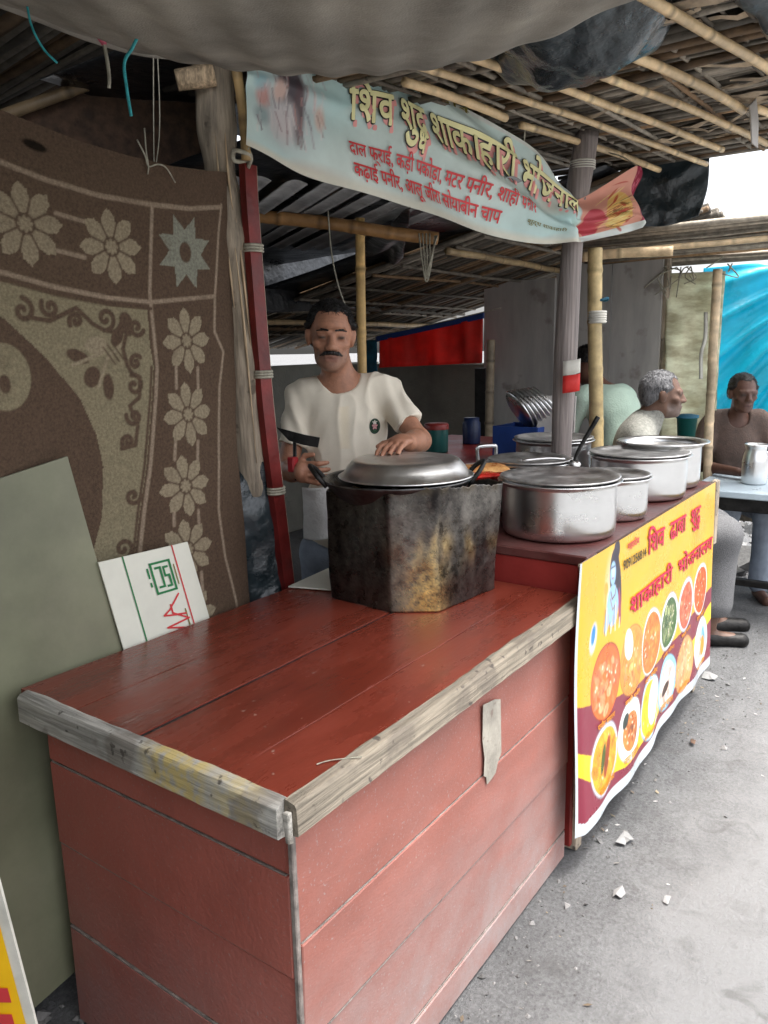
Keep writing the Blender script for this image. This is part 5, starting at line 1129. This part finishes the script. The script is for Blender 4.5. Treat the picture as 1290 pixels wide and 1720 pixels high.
# ------------------------------------------------------------------ litter
b = MB(); rg = np.random.default_rng(77)
for i in range(80):
    x_ = rg.uniform(1.0, 4.2); y_ = .80 - abs(rg.normal()) * .10 if rg.random() < .7 else rg.uniform(.1, .8); s_ = rg.uniform(.004, .014); a = rg.uniform(0, 6.28); z_ = float(gz(x_, y_)) + .003
    V = [(x_ + s_ * math.cos(a + k) * (1, .35)[j], y_ + s_ * math.sin(a + k) * (1, .5)[j], z_ + rg.uniform(0, .004)) for k, j in ((0, 0), (1.2, 1), (3.1, 0), (4.4, 1))]
    b.add(V, [(0, 1, 2, 3)], np.array([[.30, .25, .17], [.16, .13, .10], [.12, .09, .06], [.22, .21, .19], [.45, .44, .42]][i % 5]))
stuff(b.build('leaf_litter', mat('dry_litter', (.9, .9, .9), .8, var=.1, attr=True), attr=True))
rg = np.random.default_rng(21)
for lab, c, s_ in (('torn white paper scrap on the ground below the menu banner', (2.283, .708), .045), ('folded paper scrap on the ground, midway from banner to frame bottom', (2.029, .636), .035), ('tiny paper scrap on the bright ground beside the folded scrap', (2.067, .510), .02), ('flat paper scrap on the ground beyond the menu banner end', (3.77, .80), .07), ('small brown leaf on the ground near the menu banner bottom edge', (3.05, .70), .035)):
    n_ = 7; an = np.sort(rg.uniform(0, 6.28, n_)); r_ = s_ * rg.uniform(.6, 1.1, n_); zc = float(gz(*c)) + .006
    V = [(c[0] + r_[i] * math.cos(an[i]), c[1] + .6 * r_[i] * math.sin(an[i]), zc + rg.uniform(0, .012)) for i in range(n_)] + [(c[0], c[1], zc + .010)]
    b = MB(); b.add(V, [(i, (i + 1) % n_, n_) for i in range(n_)]); tag(b.build('paper_scrap' if 'paper' in lab else 'litter_crumb', mat('scrap_paper', (.24, .24, .235), .8, var=.2) if 'paper' in lab else M_brown, solid=.0012), lab, 'litter')
# ------------------------------------------------------------------ people
M_skin = mat('skin', (.9, .9, .9), .46, var=.16, scale=45, col2=(1, 1, 1), bump=.16, bscale=260, attr=True, spec=.4)
def head(c, R, s=1.0, brow=1.0):
    """prims of a head; c = centre between the ears, local frame x=left y=front z=up"""
    c = np.array(c, float); T = lambda p: c + R @ (np.array(p, float) * s); r = lambda *q: np.array(q) * s
    P = [E(T((0, -.014, .034)), r(.070, .089, .080), .02, R), E(T((0, .022, -.022)), r(.058, .068, .084), .03, R), E(T((0, .034, -.068)), r(.046, .047, .038), .03, R), E(T((0, .070, -.088)), r(.022, .017, .017), .02, R)]
    for k in (-1, 1):
        P += [E(T((k * .041, .057, -.020)), r(.020, .020, .017), .02, R), Cn(T((k * .021, .098, -.030)), T((k * .033, .080, -.062)), .0022 * s, .0028 * s, .007, 's'), Cn(T((k * .018, .088, -.009)), T((k * .040, .078, -.013)), .0016 * s, .0018 * s, .006, 's'), E(T((k * .052, .045, -.048)), r(.012, .02, .018), .02, R, 's'), E(T((k * .031, .092, .006)), r(.016, .012, .0105), .012, R, 's'), Cn(T((k * .012, .086, .022)), T((k * .046, .070, .021)), .0085 * s, .007 * s, .012),
              E(T((k * .031, .0745, .005)), r(.0135, .0125, .0125), .003, R), Cn(T((k * .018, .0835, .009)), T((k * .045, .0745, .008)), .0042 * s, .0042 * s, .004), Cn(T((k * .020, .0825, -.003)), T((k * .043, .0745, -.003)), .0035 * s, .0035 * s, .004),
              E(T((k * .0135, .098, -.030)), r(.0085, .010, .008), .008, R), E(T((k * .073, -.004, -.004)), r(.010, .019, .030), .010, R), E(T((k * .080, -.006, .006)), r(.006, .018, .020), .006, R)]
    P += [Cn(T((0, .082, .018)), T((0, .102, -.022)), .0085 * s, .0125 * s, .010), E(T((0, .103, -.026)), r(.0125, .011, .010), .008, R), Cn(T((-.019, .086, -.056)), T((.019, .086, -.056)), .0062 * s, .0062 * s, .007), E(T((0, .0925, -.055)), r(.012, .006, .005), .006, R), Cn(T((-.015, .085, -.068)), T((.015, .085, -.068)), .0072 * s, .0072 * s, .007)]
    return P
def face_colour(c, R, s, skin, lip, stubble=None, dark=None):
    c = np.array(c, float)
    def f(V):
        q = (V - c) @ R / s; col = np.tile(np.array(skin, float), (len(V), 1)) * (1 + .10 * sn(V, 40, 3))[:, None]
        def mixin(m, t): col[:] = col * (1 - m[:, None]) + np.array(t) * m[:, None]
        inh = (np.linalg.norm(q, axis=1) < .16) & (q[:, 1] > .02)
        if stubble is not None: mixin(np.clip((-.030 - q[:, 2]) / .03, 0, 1) * inh * (q[:, 2] > -.12) * .45, stubble)
        for k in (-1, 1):
            mixin(np.exp(-(((q[:, 0] - k * .031) / .019) ** 2 + ((q[:, 2] - .003) / .014) ** 2)) * inh * .6, np.array(skin) * .38)     # shade of deep-set, creased lids painted into the skin
            mixin(np.exp(-(((q[:, 0] - k * .031) / .012) ** 4 + ((q[:, 2] - .003) / .0042) ** 4)) * inh * .95, (.022, .016, .013))            # eye opening
            continue
            mixin(np.exp(-(((q[:, 0] - k * .022) / .004) ** 2 + ((q[:, 2] - .003) / .003) ** 2)) * inh * .3, (.35, .32, .30)); mixin(np.exp(-(((q[:, 0] - k * .040) / .003) ** 2 + ((q[:, 2] - .003) / .003) ** 2)) * inh * .3, (.35, .32, .30))
        for z_ in (.052, .062, .072): mixin(np.exp(-((q[:, 2] - z_ - .003 * np.cos(q[:, 0] * 60)) / .0016) ** 2) * (np.abs(q[:, 0]) < .042) * inh * .28, np.array(skin) * .5)
        for k in (-1, 1): mixin(np.exp(-((np.abs(q[:, 0] * k - .021 - (-.030 - q[:, 2]) * .4)) / .0028) ** 2) * (q[:, 2] < -.026) * (q[:, 2] > -.066) * inh * .4, np.array(skin) * .45)
        m = np.exp(-((q[:, 0] / .024) ** 4 + ((q[:, 2] + .063) / .011) ** 4)) * inh * (q[:, 1] > .07); mixin(m * .6, lip); mixin(np.exp(-((q[:, 0] / .024) ** 4 + ((q[:, 2] + .0625) / .0022) ** 2)) * inh * .7, np.array(lip) * .35)
        return np.clip(col, .004, 1)
    return f
def hair_on(name, c, R, s, m, parent, M, h, keep, thick=.004, noise=.004, strands=2600):
    """cap of hair: inflated skull cut by a hairline plane in the head frame"""
    c = np.array(c, float); T = lambda p: c + R @ (np.array(p, float) * s)
    P = [E(T((0, -.016, .034)), np.array((.073 + thick, .090 + thick, .080 + thick)) * s, .02, R), E(T((0, -.045, -.01)), np.array((.070, .055, .065)) * s, .02, R)]
    for k in (-1, 1): P.append(Cn(T((k * .072, .012, .035)), T((k * .074, .016, -.005)), .013 * s, .006 * s, .01))
    P.append(E(T((0, .080, .010)), np.array((.062, .06, .068)) * s, .012, R, 's'))
    for k in (-1, 1): P.append(E(T((k * .046, .072, .066)), np.array((.030, .040, .034)) * s, .012, R, 's'))
    P += [Pl(T(p), R @ np.array(n_, float)) for p, n_ in keep]
    D, l = sdf_field(P, c - .17 * s, c + .17 * s, h); V, F = surface_nets(D, l, h); V = relax(V, F, 1); N = vnormals(V, F)
    V = V + N * (noise * .5 * sn(V, 120, 4))[:, None]
    b = MB(); b.add(V @ M[0].T + M[1], F)
    rg = np.random.default_rng(5); comb = R @ np.array([.25, -.75, -.45])
    q = (V - c) @ R / s
    ok = np.where((N @ R[:, 2] > -.6) & (np.linalg.norm(V - c, axis=1) > .05 * s))[0]
    for i in rg.choice(ok, min(len(ok), strands), replace=False):
        cb_ = comb + rg.normal(size=3) * .35 + R @ np.array([np.sign(q[i, 0]) * .0, 0, -1.2 * (abs(q[i, 0]) > .05)]); t_ = cb_ - N[i] * (N[i] @ cb_); t_ /= np.linalg.norm(t_) + 1e-9; ll = rg.uniform(.010, .030) * (.5 if abs(q[i, 0]) > .055 else 1)
        pts = np.array([V[i] - N[i] * .001, V[i] + t_ * ll * .5 + N[i] * rg.uniform(.001, .005), V[i] + t_ * ll + N[i] * rg.uniform(-.001, .006)])
        b.tube(pts @ M[0].T + M[1], [.0012, .0010, .0004], 3, False)
    return b.build(name, m, parent, smooth=True)
def fingers(palm, dirf, up, side, ln, spread=.018, curl=.5, r=.0082, thumb=1):
    """four fingers leaving the palm along dirf, spread along side, curling towards -up; thumb leaves the palm's side"""
    P = []; dirf, up, side = (np.array(v, float) / np.linalg.norm(v) for v in (dirf, up, side)); palm = np.array(palm, float)
    for i, k in enumerate((-1.5, -.5, .5, 1.5)):
        f = (.88, 1.0, .95, .76)[i] if thumb > 0 else (.76, .95, 1.0, .88)[i]
        a = palm + side * k * spread + dirf * .038; q = a + dirf * ln * .45 * f + side * k * .003 - up * ln * .12 * curl; w_ = q + dirf * ln * .33 * f * (1 - .5 * curl) - up * ln * .40 * curl
        e_ = w_ + dirf * ln * .2 * f * (1 - curl) - up * ln * .25 * curl
        P += [Cn(a - dirf * .03, q, r * 1.12, r, .006), Cn(q, w_, r, r * .92, .003), Cn(w_, e_, r * .92, r * .8, .003)]
    a = palm - side * thumb * spread * 1.6 - dirf * .02; q = a - side * thumb * .022 + dirf * .025 - up * .008; P += [Cn(a + side * thumb * .02, q, r * 1.5, r * 1.1, .008), Cn(q, q + dirf * .03 - side * thumb * .006 - up * .008 * curl, r * 1.1, r * .9, .003)]
    return P

# ---- the cook
SK, LIP, STB = (.47, .225, .138), (.30, .12, .09), (.22, .15, .12)
B0 = frame((2.19, 1.735, 0), 218)
ck = thing('person', 'cook in cream v-neck shirt with moustache resting a hand on the lid', 'person', (2.19, 1.735, 0))
HC = np.array([-.036, .035, 1.622]); HR_ = rotm(-.06, -.10, .05)
body = head(HC, HR_, 1.02)
body += [Cn((-.03, .0, 1.58), (-.004, -.03, 1.44), .050, .058, .03), E((0, -.03, 1.30), (.135, .090, .155), .05), E((0, -.01, 1.08), (.125, .095, .16), .06), E((0, -.02, .90), (.135, .10, .12), .06), Cn((-.09, -.035, 1.430), (.09, -.035, 1.435), .050, .050, .05)]
sh = {-1: np.array([-.148, -.035, 1.412]), 1: np.array([.152, -.03, 1.425])}
el = {-1: np.array([-.205, .02, 1.165]), 1: np.array([.262, .085, 1.262])}
wr = {-1: np.array([-.150, .235, 1.185]), 1: np.array([.205, .315, 1.285])}
for k in (-1, 1):
    body += [E(sh[k], (.044, .042, .044), .03), Cn(sh[k], el[k], .041, .036, .03), Cn(el[k], el[k] * .55 + wr[k] * .45, .037, .036, .02), Cn(el[k] * .55 + wr[k] * .45, wr[k], .036, .025, .02)]
pm = np.array([.178, .372, 1.296]); body += [E(pm, (.040, .045, .017), .014, rotm(.3, .1, 0)), Cn(wr[1], pm, .026, .022, .015)] + fingers(pm + (-.006, .0, 0), (-.45, .88, -.12), (0, 0, 1), (.88, .45, 0), .082, .0185, .30, .0083, 1)
pr = np.array([-.140, .285, 1.196]); body += [E(pr, (.026, .040, .036), .014), Cn(wr[-1], pr, .026, .024, .015)] + fingers(pr + (.004, .002, 0), (.75, .55, -.05), (-.55, .75, 0), (0, 0, 1), .058, .0180, 1.0, .0083, -1)
blob('body', body, (-.30, -.20, .80), (.34, .47, 1.80), .0038, B0, M_skin, ck, face_colour(HC, HR_, 1.02, SK, LIP, STB))
M_hairb = mat('black_hair', (.012, .010, .009), .45, var=.4, scale=90, stretch=(1, 1, .3), bump=.4, bscale=160, spec=.4)
hair_on('hair', HC, HR_, 1.02, M_hairb, ck, B0, .0038, [((0, .02, .034), (0, .95, -1)), ((0, .058, .09), (0, 1, -.1))])
T = lambda p: HC + HR_ @ (np.array(p) * 1.02)
ms = []
for k in (-1, 1): ms += [Cn(T((k * .004, .1015, -.044)), T((k * .022, .094, -.047)), .0068, .0062, .004), Cn(T((k * .022, .094, -.047)), T((k * .036, .082, -.055)), .0058, .003, .004)]
blob('moustache', ms, T((0, .09, -.05)) - .06, T((0, .09, -.05)) + .06, .002, B0, M_hairb, ck, disp=lambda V: .0012 * sn(V, 600, 2))
for k in (-1, 1):
    blob('eyebrow', [Cn(T((k * .013, .0945, .0265)), T((k * .034, .086, .0285)), .0034, .0036, .004), Cn(T((k * .034, .086, .0275)), T((k * .049, .073, .0225)), .0034, .0022, .003)], T((k * .03, .085, .024)) - .035, T((k * .03, .085, .024)) + .035, .0018, B0, M_hairb, ck, disp=lambda V: .001 * sn(V, 700, 5))
M_shirt = mat('cream_cotton', (.80, .73, .60), .9, var=.06, scale=7, bump=.08, bscale=500, spec=.15, attr=True)
sht = [E((0, -.03, 1.30), (.150, .104, .175), .05), E((0, -.005, 1.08), (.140, .112, .20), .07), E((0, -.01, .94), (.148, .116, .10), .06), Cn((-.10, -.035, 1.430), (.10, -.035, 1.436), .058, .058, .05)]
for k in (-1, 1):
    e2 = sh[k] + (el[k] - sh[k]) * .66; sht += [E(sh[k] + (0, 0, -.004), (.055, .056, .056), .04), Cn(sh[k], e2, .050, .053, .025)]
sht += [Pl((0, 0, .885), (0, 0, -1))]
neck = [Cn((-.014, -.01, 1.60), (-.008, -.01, 1.475), .078, .068, .01, 's'), Cn((-.008, .085, 1.478), (.004, .12, 1.43), .050, .022, .010, 's'), Cn((-.004, .09, 1.43), (.006, .12, 1.368), .024, .003, .006, 's'), Cn((-.035, .06, 1.50), (.02, .06, 1.50), .05, .05, .02, 's'), E((-.035, .10, 1.435), (.012, .06, .01), .006, None, 's'), E((.03, .10, 1.43), (.010, .06, .008), .006, None, 's')]
slv = []
def shirt_cut(prims):
    for k in (-1, 1):
        d_ = (el[k] - sh[k]); d_ = d_ / np.linalg.norm(d_); e2 = sh[k] + (el[k] - sh[k]) * .60; prims.append(E(e2 + d_ * .105, (.11, .11, .10), .004, np.array(Vector((0, 0, 1)).rotation_difference(Vector(d_)).to_matrix()), 's'))
    return prims
def folds(V):
    x, y, z = V.T; w = .0030 * np.sin(z * 48 + 30 * np.abs(x) + 3 * sn(V, 9, 3)) * np.clip((1.30 - z) * 4, 0, 1) + .0045 * sn(V * (1.4, 1.4, .5), 17, 5) + .0018 * sn(V * (1.5, 1, .6), 38, 7)
    rdg = lambda f_, sd: 1 - np.abs(sn(V * (1.5, 1.0, .75), f_, sd)) * 1.6
    w = w + .0075 * np.clip(rdg(17, 31), 0, 1) ** 3 + .006 * np.clip(rdg(27, 33), 0, 1) ** 4 - .003
    arm = np.clip((np.abs(x) - .13) / .05, 0, 1); w = w + arm * .004 * np.sin(z * 30 + x * 95 + 2 * sn(V, 14, 9))
    drag = .006 * np.exp(-((x - .10 + (z - 1.30) * .5) / .02) ** 2) * np.exp(-((z - 1.25) / .12) ** 2) + .005 * np.exp(-((x + .11 - (z - 1.25) * .4) / .018) ** 2) * np.exp(-((z - 1.22) / .12) ** 2)
    return w - drag
def shirt_col(V):
    x, y, z = V.T; c = np.ones((len(V), 3)) * (1 + .03 * sn(V, 14, 4))[:, None]
    st = np.clip(sn(V, 9, 21) - .45, 0, 1) * np.clip((1.25 - z) * 3, 0, 1); c = c * (1 - st[:, None] * .35 * np.array([.6, .8, 1]))
    pk_ = np.exp(-((x - .002) / .018) ** 4) * (y > .05) * (z < 1.385) * (z > 1.24) * .12; return c * (1 - pk_[:, None] * np.array([0, .25, .8]))
so = blob('shirt', shirt_cut(sht + neck), (-.33, -.22, .86), (.36, .22, 1.56), .005, B0, M_shirt, ck, shirt_col, folds)
# badge printed on the chest, laid on the cloth
bv = BVHTree.FromPolygons([v.co for v in so.data.vertices], [tuple(p.vertices) for p in so.data.polygons])
def on_shirt(name, rx, rz, m, off, cx=.108, cz=1.312, wob=0, parent=None):
    n_ = 28; V = []; ring = [(0, 0)] + [(q * math.cos(a) * (1 + wob * math.sin(5 * a)), q * math.sin(a) * (1 + wob * math.sin(5 * a))) for q in (.5, 1) for a in np.linspace(0, 6.283, n_, endpoint=False)]
    for u, v in ring:
        pl_ = np.array([cx + u * rx, .30, cz + v * rz]); w_ = B0[0] @ pl_ + B0[1]; d_ = B0[0] @ np.array([0, -1., 0]); hit = bv.ray_cast(Vector(w_), Vector(d_)); p_ = np.array(hit[0]) if hit[0] is not None else w_ + d_ * .2
        V.append(p_ - d_ * off)
    F = [(0, 1 + i, 1 + (i + 1) % n_) for i in range(n_)] + [(1 + i, 1 + n_ + i, 1 + n_ + (i + 1) % n_, 1 + (i + 1) % n_) for i in range(n_)]
    b = MB(); b.add(V, F); return b.build(name, m, parent or so, smooth=True)
on_shirt('badge', .0195, .0275, mat('badge_black', L(28, 40, 34), .6, var=.2), .0025); on_shirt('badge_ring', .0165, .024, mat('badge_green', L(60, 95, 70), .6, var=.3, scale=200), .0032); on_shirt('badge_field', .0145, .0215, mat('badge_black', (0, 0, 0)), .0038)
on_shirt('badge_emblem', .0085, .0105, mat('badge_pink', L(205, 150, 150), .6, var=.35, scale=260), .0046, wob=.3); on_shirt('badge_emblem', .007, .006, M_white, .005, .108, 1.326, .4); on_shirt('badge_emblem', .006, .004, mat('badge_green', (0, 0, 0)), .005, .108, 1.297)
M_trs = mat('faded_blue_denim', (.25, .29, .35), .85, var=.2, scale=12, bump=.3, bscale=200)
trs = [E((0, -.02, .86), (.158, .118, .11), .05)]
for k in (-1, 1): trs += [Cn((k * .085, -.02, .84), (k * .095, .0, .45), .092, .068, .05), Cn((k * .095, 0, .45), (k * .10, -.02, .09), .068, .058, .03)]
trs.append(Pl((0, 0, .905), (0, 0, 1)))
blob('trousers', trs, (-.24, -.18, .03), (.24, .18, .95), .010, B0, M_trs, ck, None, lambda V: .004 * sn(V, 30, 3))
for k in (-1, 1): blob('shoe', [Cn((k * .10, -.05, .045), (k * .11, .12, .035), .045, .040, .02), Pl((0, 0, .004), (0, 0, -1))], (k * .11 - .08, -.13, -.02), (k * .11 + .08, .2, .12), .008, B0, M_iron, ck)
# apron cloth tucked at the waist
def Wp(p): return B0[0] @ np.array(p, float) + B0[1]
ap = sheet('apron_cloth', [[Wp((-.15 + .10 * u, .145 + .03 * math.sin(3 * u), z - .10 * u * (z < .9) + .05 * (1 - u) * (z < .9))) for u in (0, .33, .66, 1)] for z in (.94, 1.02, 1.12)], M_shirtw := mat('white_apron', (.62, .62, .60), .9, var=.08, bump=.3, bscale=60), ck, .008, 22, 3, (24, 20))
# flat spatula in his right hand
sp = thing('spatula', 'dark flat spatula held up in the right hand of the cook', 'spatula', tuple(Wp((-.14, .29, 1.2))))
b = MB(); b.tube([Wp((-.155, .30, 1.17)), Wp((-.158, .285, 1.24)), Wp((-.158, .27, 1.29))], .006, 8); b.build('handle', M_iron, sp, smooth=True)
bl = np.array([Wp(p) for p in ((-.215, .26, 1.338), (-.125, .29, 1.315), (-.075, .305, 1.306), (-.082, .31, 1.275), (-.13, .295, 1.283), (-.175, .28, 1.296))]); nb = B0[0] @ np.array([.2, .95, .2]) * .003
b = MB(); b.add(np.concatenate([bl, bl - nb]), [tuple(range(6)), tuple(range(11, 5, -1))] + [(i, i + 6, (i + 1) % 6 + 6, (i + 1) % 6) for i in range(6)]); b.build('blade', M_iron, sp)
b = MB(); b.box(Wp((-.165, .29, 1.21)) - .014, Wp((-.165, .29, 1.21)) + (.014, .014, .035), .004); b.build('grip', mat('red_grip', L(150, 35, 40), .4, var=.1), sp)

# ---- three people in the eating area
def others(label, base, heading, prims, hc, hr, s, skin, lip, stub, lo, hi, clothes, hairm, keep, legs=None, h=.0075, mous=None):
    Bm = frame(base, heading); p = thing('person', label, 'person', base)
    blob('body', head(hc, hr, s) + prims, lo, hi, h, Bm, M_skin, p, face_colour(hc, hr, s, skin, lip, stub))
    hair_on('hair', hc, hr, s, hairm, p, Bm, .006, keep, strands=1100)
    for nm, pr_, m_, l2, h2 in clothes: blob(nm, pr_, l2, h2, h, Bm, m_, p, None, lambda V: .004 * sn(V, 24, 5) + .003 * sn(V * (1, 1, .5), 50, 8))
    Tq = lambda q: np.array(hc) + hr @ (np.array(q) * s)
    if mous is not None:
        P = []
        for k in (-1, 1): P.append(Cn(Tq((k * .003, .101, -.045)), Tq((k * .032, .086, -.052)), .006, .003, .004))
        blob('moustache', P, Tq((0, .09, -.05)) - .06, Tq((0, .09, -.05)) + .06, .003, Bm, mous, p)
    return p, Bm
M_hairg = mat('grey_hair', (.15, .15, .155), .6, var=.6, scale=90, stretch=(1, 1, .4), bump=.5, bscale=150)
M_olive = mat('pale_checked_shirt', (.22, .22, .195), .9, var=.3, scale=60, bump=.3, bscale=120)
M_brwn = mat('brown_shirt', (.10, .068, .055), .85, var=.2, scale=34, bump=.3, bscale=120)
M_lung = mat('grey_woven_cloth', (.13, .13, .133), .9, var=.35, scale=220, bump=.35, bscale=300, detail=2)
M_mint = mat('pale_mint_shirt', (.40, .52, .43), .9, var=.1, scale=10, bump=.25, bscale=100)
# elderly person in profile, seated facing the street
hc = np.array([0, .085, 1.312]); hr = rotm(.10, -.03, 0)
tor = [Cn((0, .065, 1.27), (0, -.01, 1.17), .052, .056, .03), E((0, -.04, 1.02), (.15, .10, .17), .05), E((0, -.02, .76), (.145, .12, .20), .06), Cn((-.10, -.04, 1.09), (.10, -.04, 1.09), .048, .048, .05)]
arms = []
for k in (-1, 1): arms += [Cn((k * .155, -.04, 1.07), (k * .20, .05, .86), .047, .040, .03), Cn((k * .20, .05, .86), (k * .10, .27, .80), .038, .028, .02), E((k * .085, .31, .80), (.028, .045, .020), .02)]
lg = []
for k in (-1, 1): lg += [Cn((k * .08, 0, .58), (k * .10, .42, .60), .085, .065, .03), Cn((k * .10, .42, .60), (k * .10, .40 + .04 * k, .10), .058, .040, .02), Cn((k * .10, .38 + .04 * k, .05), (k * .12, .54 + .04 * k, .035), .036, .034, .02)]
shc = [E((0, -.04, 1.02), (.158, .112, .18), .05), E((0, -.01, .76), (.155, .132, .22), .06), Cn((-.11, -.03, 1.105), (.11, -.03, 1.105), .060, .060, .05), Cn((-.14, -.03, 1.10), (0, .005, 1.165), .05, .06, .05), Cn((.14, -.03, 1.10), (0, .005, 1.165), .05, .06, .05), Cn((0, .0, 1.15), (0, .05, 1.222), .070, .060, .03)] + [Cn((k * .160, -.04, 1.085), (k * .19, .02, .92), .058, .062, .03) for k in (-1, 1)] + [Cn((0, .09, 1.40), (0, .055, 1.255), .075, .052, .01, 's'), Pl((0, 0, .56), (0, 0, -1))]
lun = [E((0, .03, .58), (.20, .17, .12), .05)] + [Cn((k * .08, .02, .59), (k * .10, .40, .60), .105, .085, .05) for k in (-1, 1)] + [Cn((k * .075, .40, .59), (k * .085, .36, .24), .088, .115, .08) for k in (-1, 1)] + [Pl((0, 0, .17), (0, 0, -1))]
others('elderly person with grey hair in pale checked shirt seen in profile', (4.12, 1.275, 0), -62, tor + arms + lg, hc, hr, 1.06, (.155, .085, .058), (.12, .06, .05), (.20, .17, .155), (-.32, -.26, -.03), (.32, .62, 1.56), [('shirt', shc, M_olive, (-.32, -.24, .5), (.32, .22, 1.32)), ('lungi', lun, M_lung, (-.30, -.25, .12), (.30, .66, .80)), ('sandal', [Cn((-.10, .33, .035), (-.12, .52, .030), .043, .041, .02), Pl((0, 0, .003), (0, 0, -1))], M_iron, (-.2, .25, -.03), (-.04, .6, .1)), ('sandal', [Cn((.10, .41, .035), (.12, .60, .030), .043, .041, .02), Pl((0, 0, .003), (0, 0, -1))], M_iron, (.04, .33, -.03), (.2, .68, .1))], M_hairg, [((0, .02, .022), (0, .9, -1))])
# person in brown shirt leaning on the table
hc2 = np.array([.0, .075, 1.255]); hr2 = rotm(-.15, -.10, 0)
tor2 = [Cn((0, .03, 1.20), (0, -.03, 1.08), .050, .055, .03), E((0, -.05, .92), (.155, .10, .17), .05), E((0, -.08, .66), (.14, .11, .17), .06), Cn((-.12, -.04, 1.05), (.12, -.04, 1.05), .056, .056, .05)]
arm2 = []
for k in (-1, 1): arm2 += [Cn((k * .175, -.04, 1.03), (k * .235, .08, .80), .048, .040, .03), Cn((k * .235, .08, .80), (k * .06, .30, .795), .039, .028, .02), E((k * .03, .33, .79), (.034, .045, .022), .02)]
lg2 = []
for k in (-1, 1): lg2 += [Cn((k * .09, -.06, .56), (k * .11, .36, .56), .085, .062, .03), Cn((k * .11, .36, .56), (k * .11, .33, .09), .056, .04, .02), Cn((k * .11, .31, .04), (k * .12, .48, .03), .036, .032, .02)]
sh2 = [E((0, -.05, .92), (.176, .120, .19), .05), E((0, -.08, .66), (.162, .13, .17), .06), Cn((-.13, -.04, 1.075), (.13, -.04, 1.075), .074, .074, .05)] + [Cn((k * .175, -.04, 1.03), (k * .225, .06, .84), .062, .062, .03) for k in (-1, 1)] + [Cn((0, .03, 1.26), (0, .01, 1.09), .08, .062, .01, 's'), Pl((0, 0, .52), (0, 0, -1))]
tr2 = [E((0, -.07, .57), (.165, .14, .09), .05)] + [Cn((k * .09, -.06, .56), (k * .11, .36, .56), .098, .076, .04) for k in (-1, 1)] + [Cn((k * .11, .36, .56), (k * .11, .33, .10), .07, .062, .03) for k in (-1, 1)]
others('person in brown shirt seated with elbows on the eating table', (5.40, 1.075, 0), 205, tor2 + arm2 + lg2, hc2, hr2, 1.05, (.115, .055, .038), (.11, .05, .045), None, (-.34, -.26, -.03), (.34, .60, 1.47), [('shirt', sh2, M_brwn, (-.34, -.24, .48), (.34, .24, 1.22)), ('trousers', tr2, M_trs, (-.28, -.26, .04), (.28, .50, .72))], M_hairb, [((0, .02, .028), (0, .8, -1))])
# person bending forward, seen from behind
hc3 = np.array([.0, .34, 1.45]); hr3 = rotm(.25, -.55, 0)
tor3 = [Cn((0, .31, 1.40), (0, .20, 1.30), .050, .056, .03), E((0, .10, 1.17), (.15, .13, .15), .06), E((0, .0, .95), (.14, .12, .16), .06), Cn((-.12, .18, 1.28), (.12, .18, 1.28), .056, .056, .05)]
arm3 = []
for k in (-1, 1): arm3 += [Cn((k * .175, .18, 1.26), (k * .23, .26, .95), .047, .040, .03), Cn((k * .23, .26, .95), (k * .16, .44, .82), .038, .028, .02), E((k * .15, .48, .79), (.030, .045, .024), .02)]
lg3 = []
for k in (-1, 1): lg3 += [Cn((k * .09, -.03, .88), (k * .10, .02, .47), .085, .062, .03), Cn((k * .10, .02, .47), (k * .10, -.02, .09), .055, .04, .02), Cn((k * .10, -.05, .04), (k * .11, .12, .03), .036, .032, .02)]
sh3 = [E((0, .09, 1.17), (.165, .135, .17), .06), E((0, .0, .97), (.155, .135, .18), .06), Cn((-.13, .18, 1.28), (.13, .18, 1.28), .064, .064, .05)] + [Cn((k * .175, .18, 1.26), (k * .23, .26, .97), .058, .054, .03) for k in (-1, 1)] + [Cn((k * .23, .26, .97), (k * .17, .40, .85), .056, .048, .03) for k in (-1, 1)] + [Pl((0, 0, .80), (0, 0, -1))]
tr3 = [E((0, -.02, .86), (.158, .13, .10), .05)] + [Cn((k * .09, -.03, .86), (k * .10, .02, .47), .096, .074, .04) for k in (-1, 1)] + [Cn((k * .10, .02, .47), (k * .10, -.02, .10), .07, .06, .03) for k in (-1, 1)]
others('person in pale mint long-sleeved shirt bending forward, seen from behind', (4.50, 1.50, 0.0), 62, tor3 + arm3 + lg3, hc3, hr3, 1.0, (.15, .07, .045), (.1, .05, .04), None, (-.32, -.22, -.03), (.32, .62, 1.66), [('shirt', sh3, M_mint, (-.34, -.24, .76), (.34, .52, 1.42)), ('trousers', tr3, M_trs, (-.26, -.2, .04), (.26, .24, 1.0))], M_hairb, [((0, .03, .03), (0, .5, -1))])
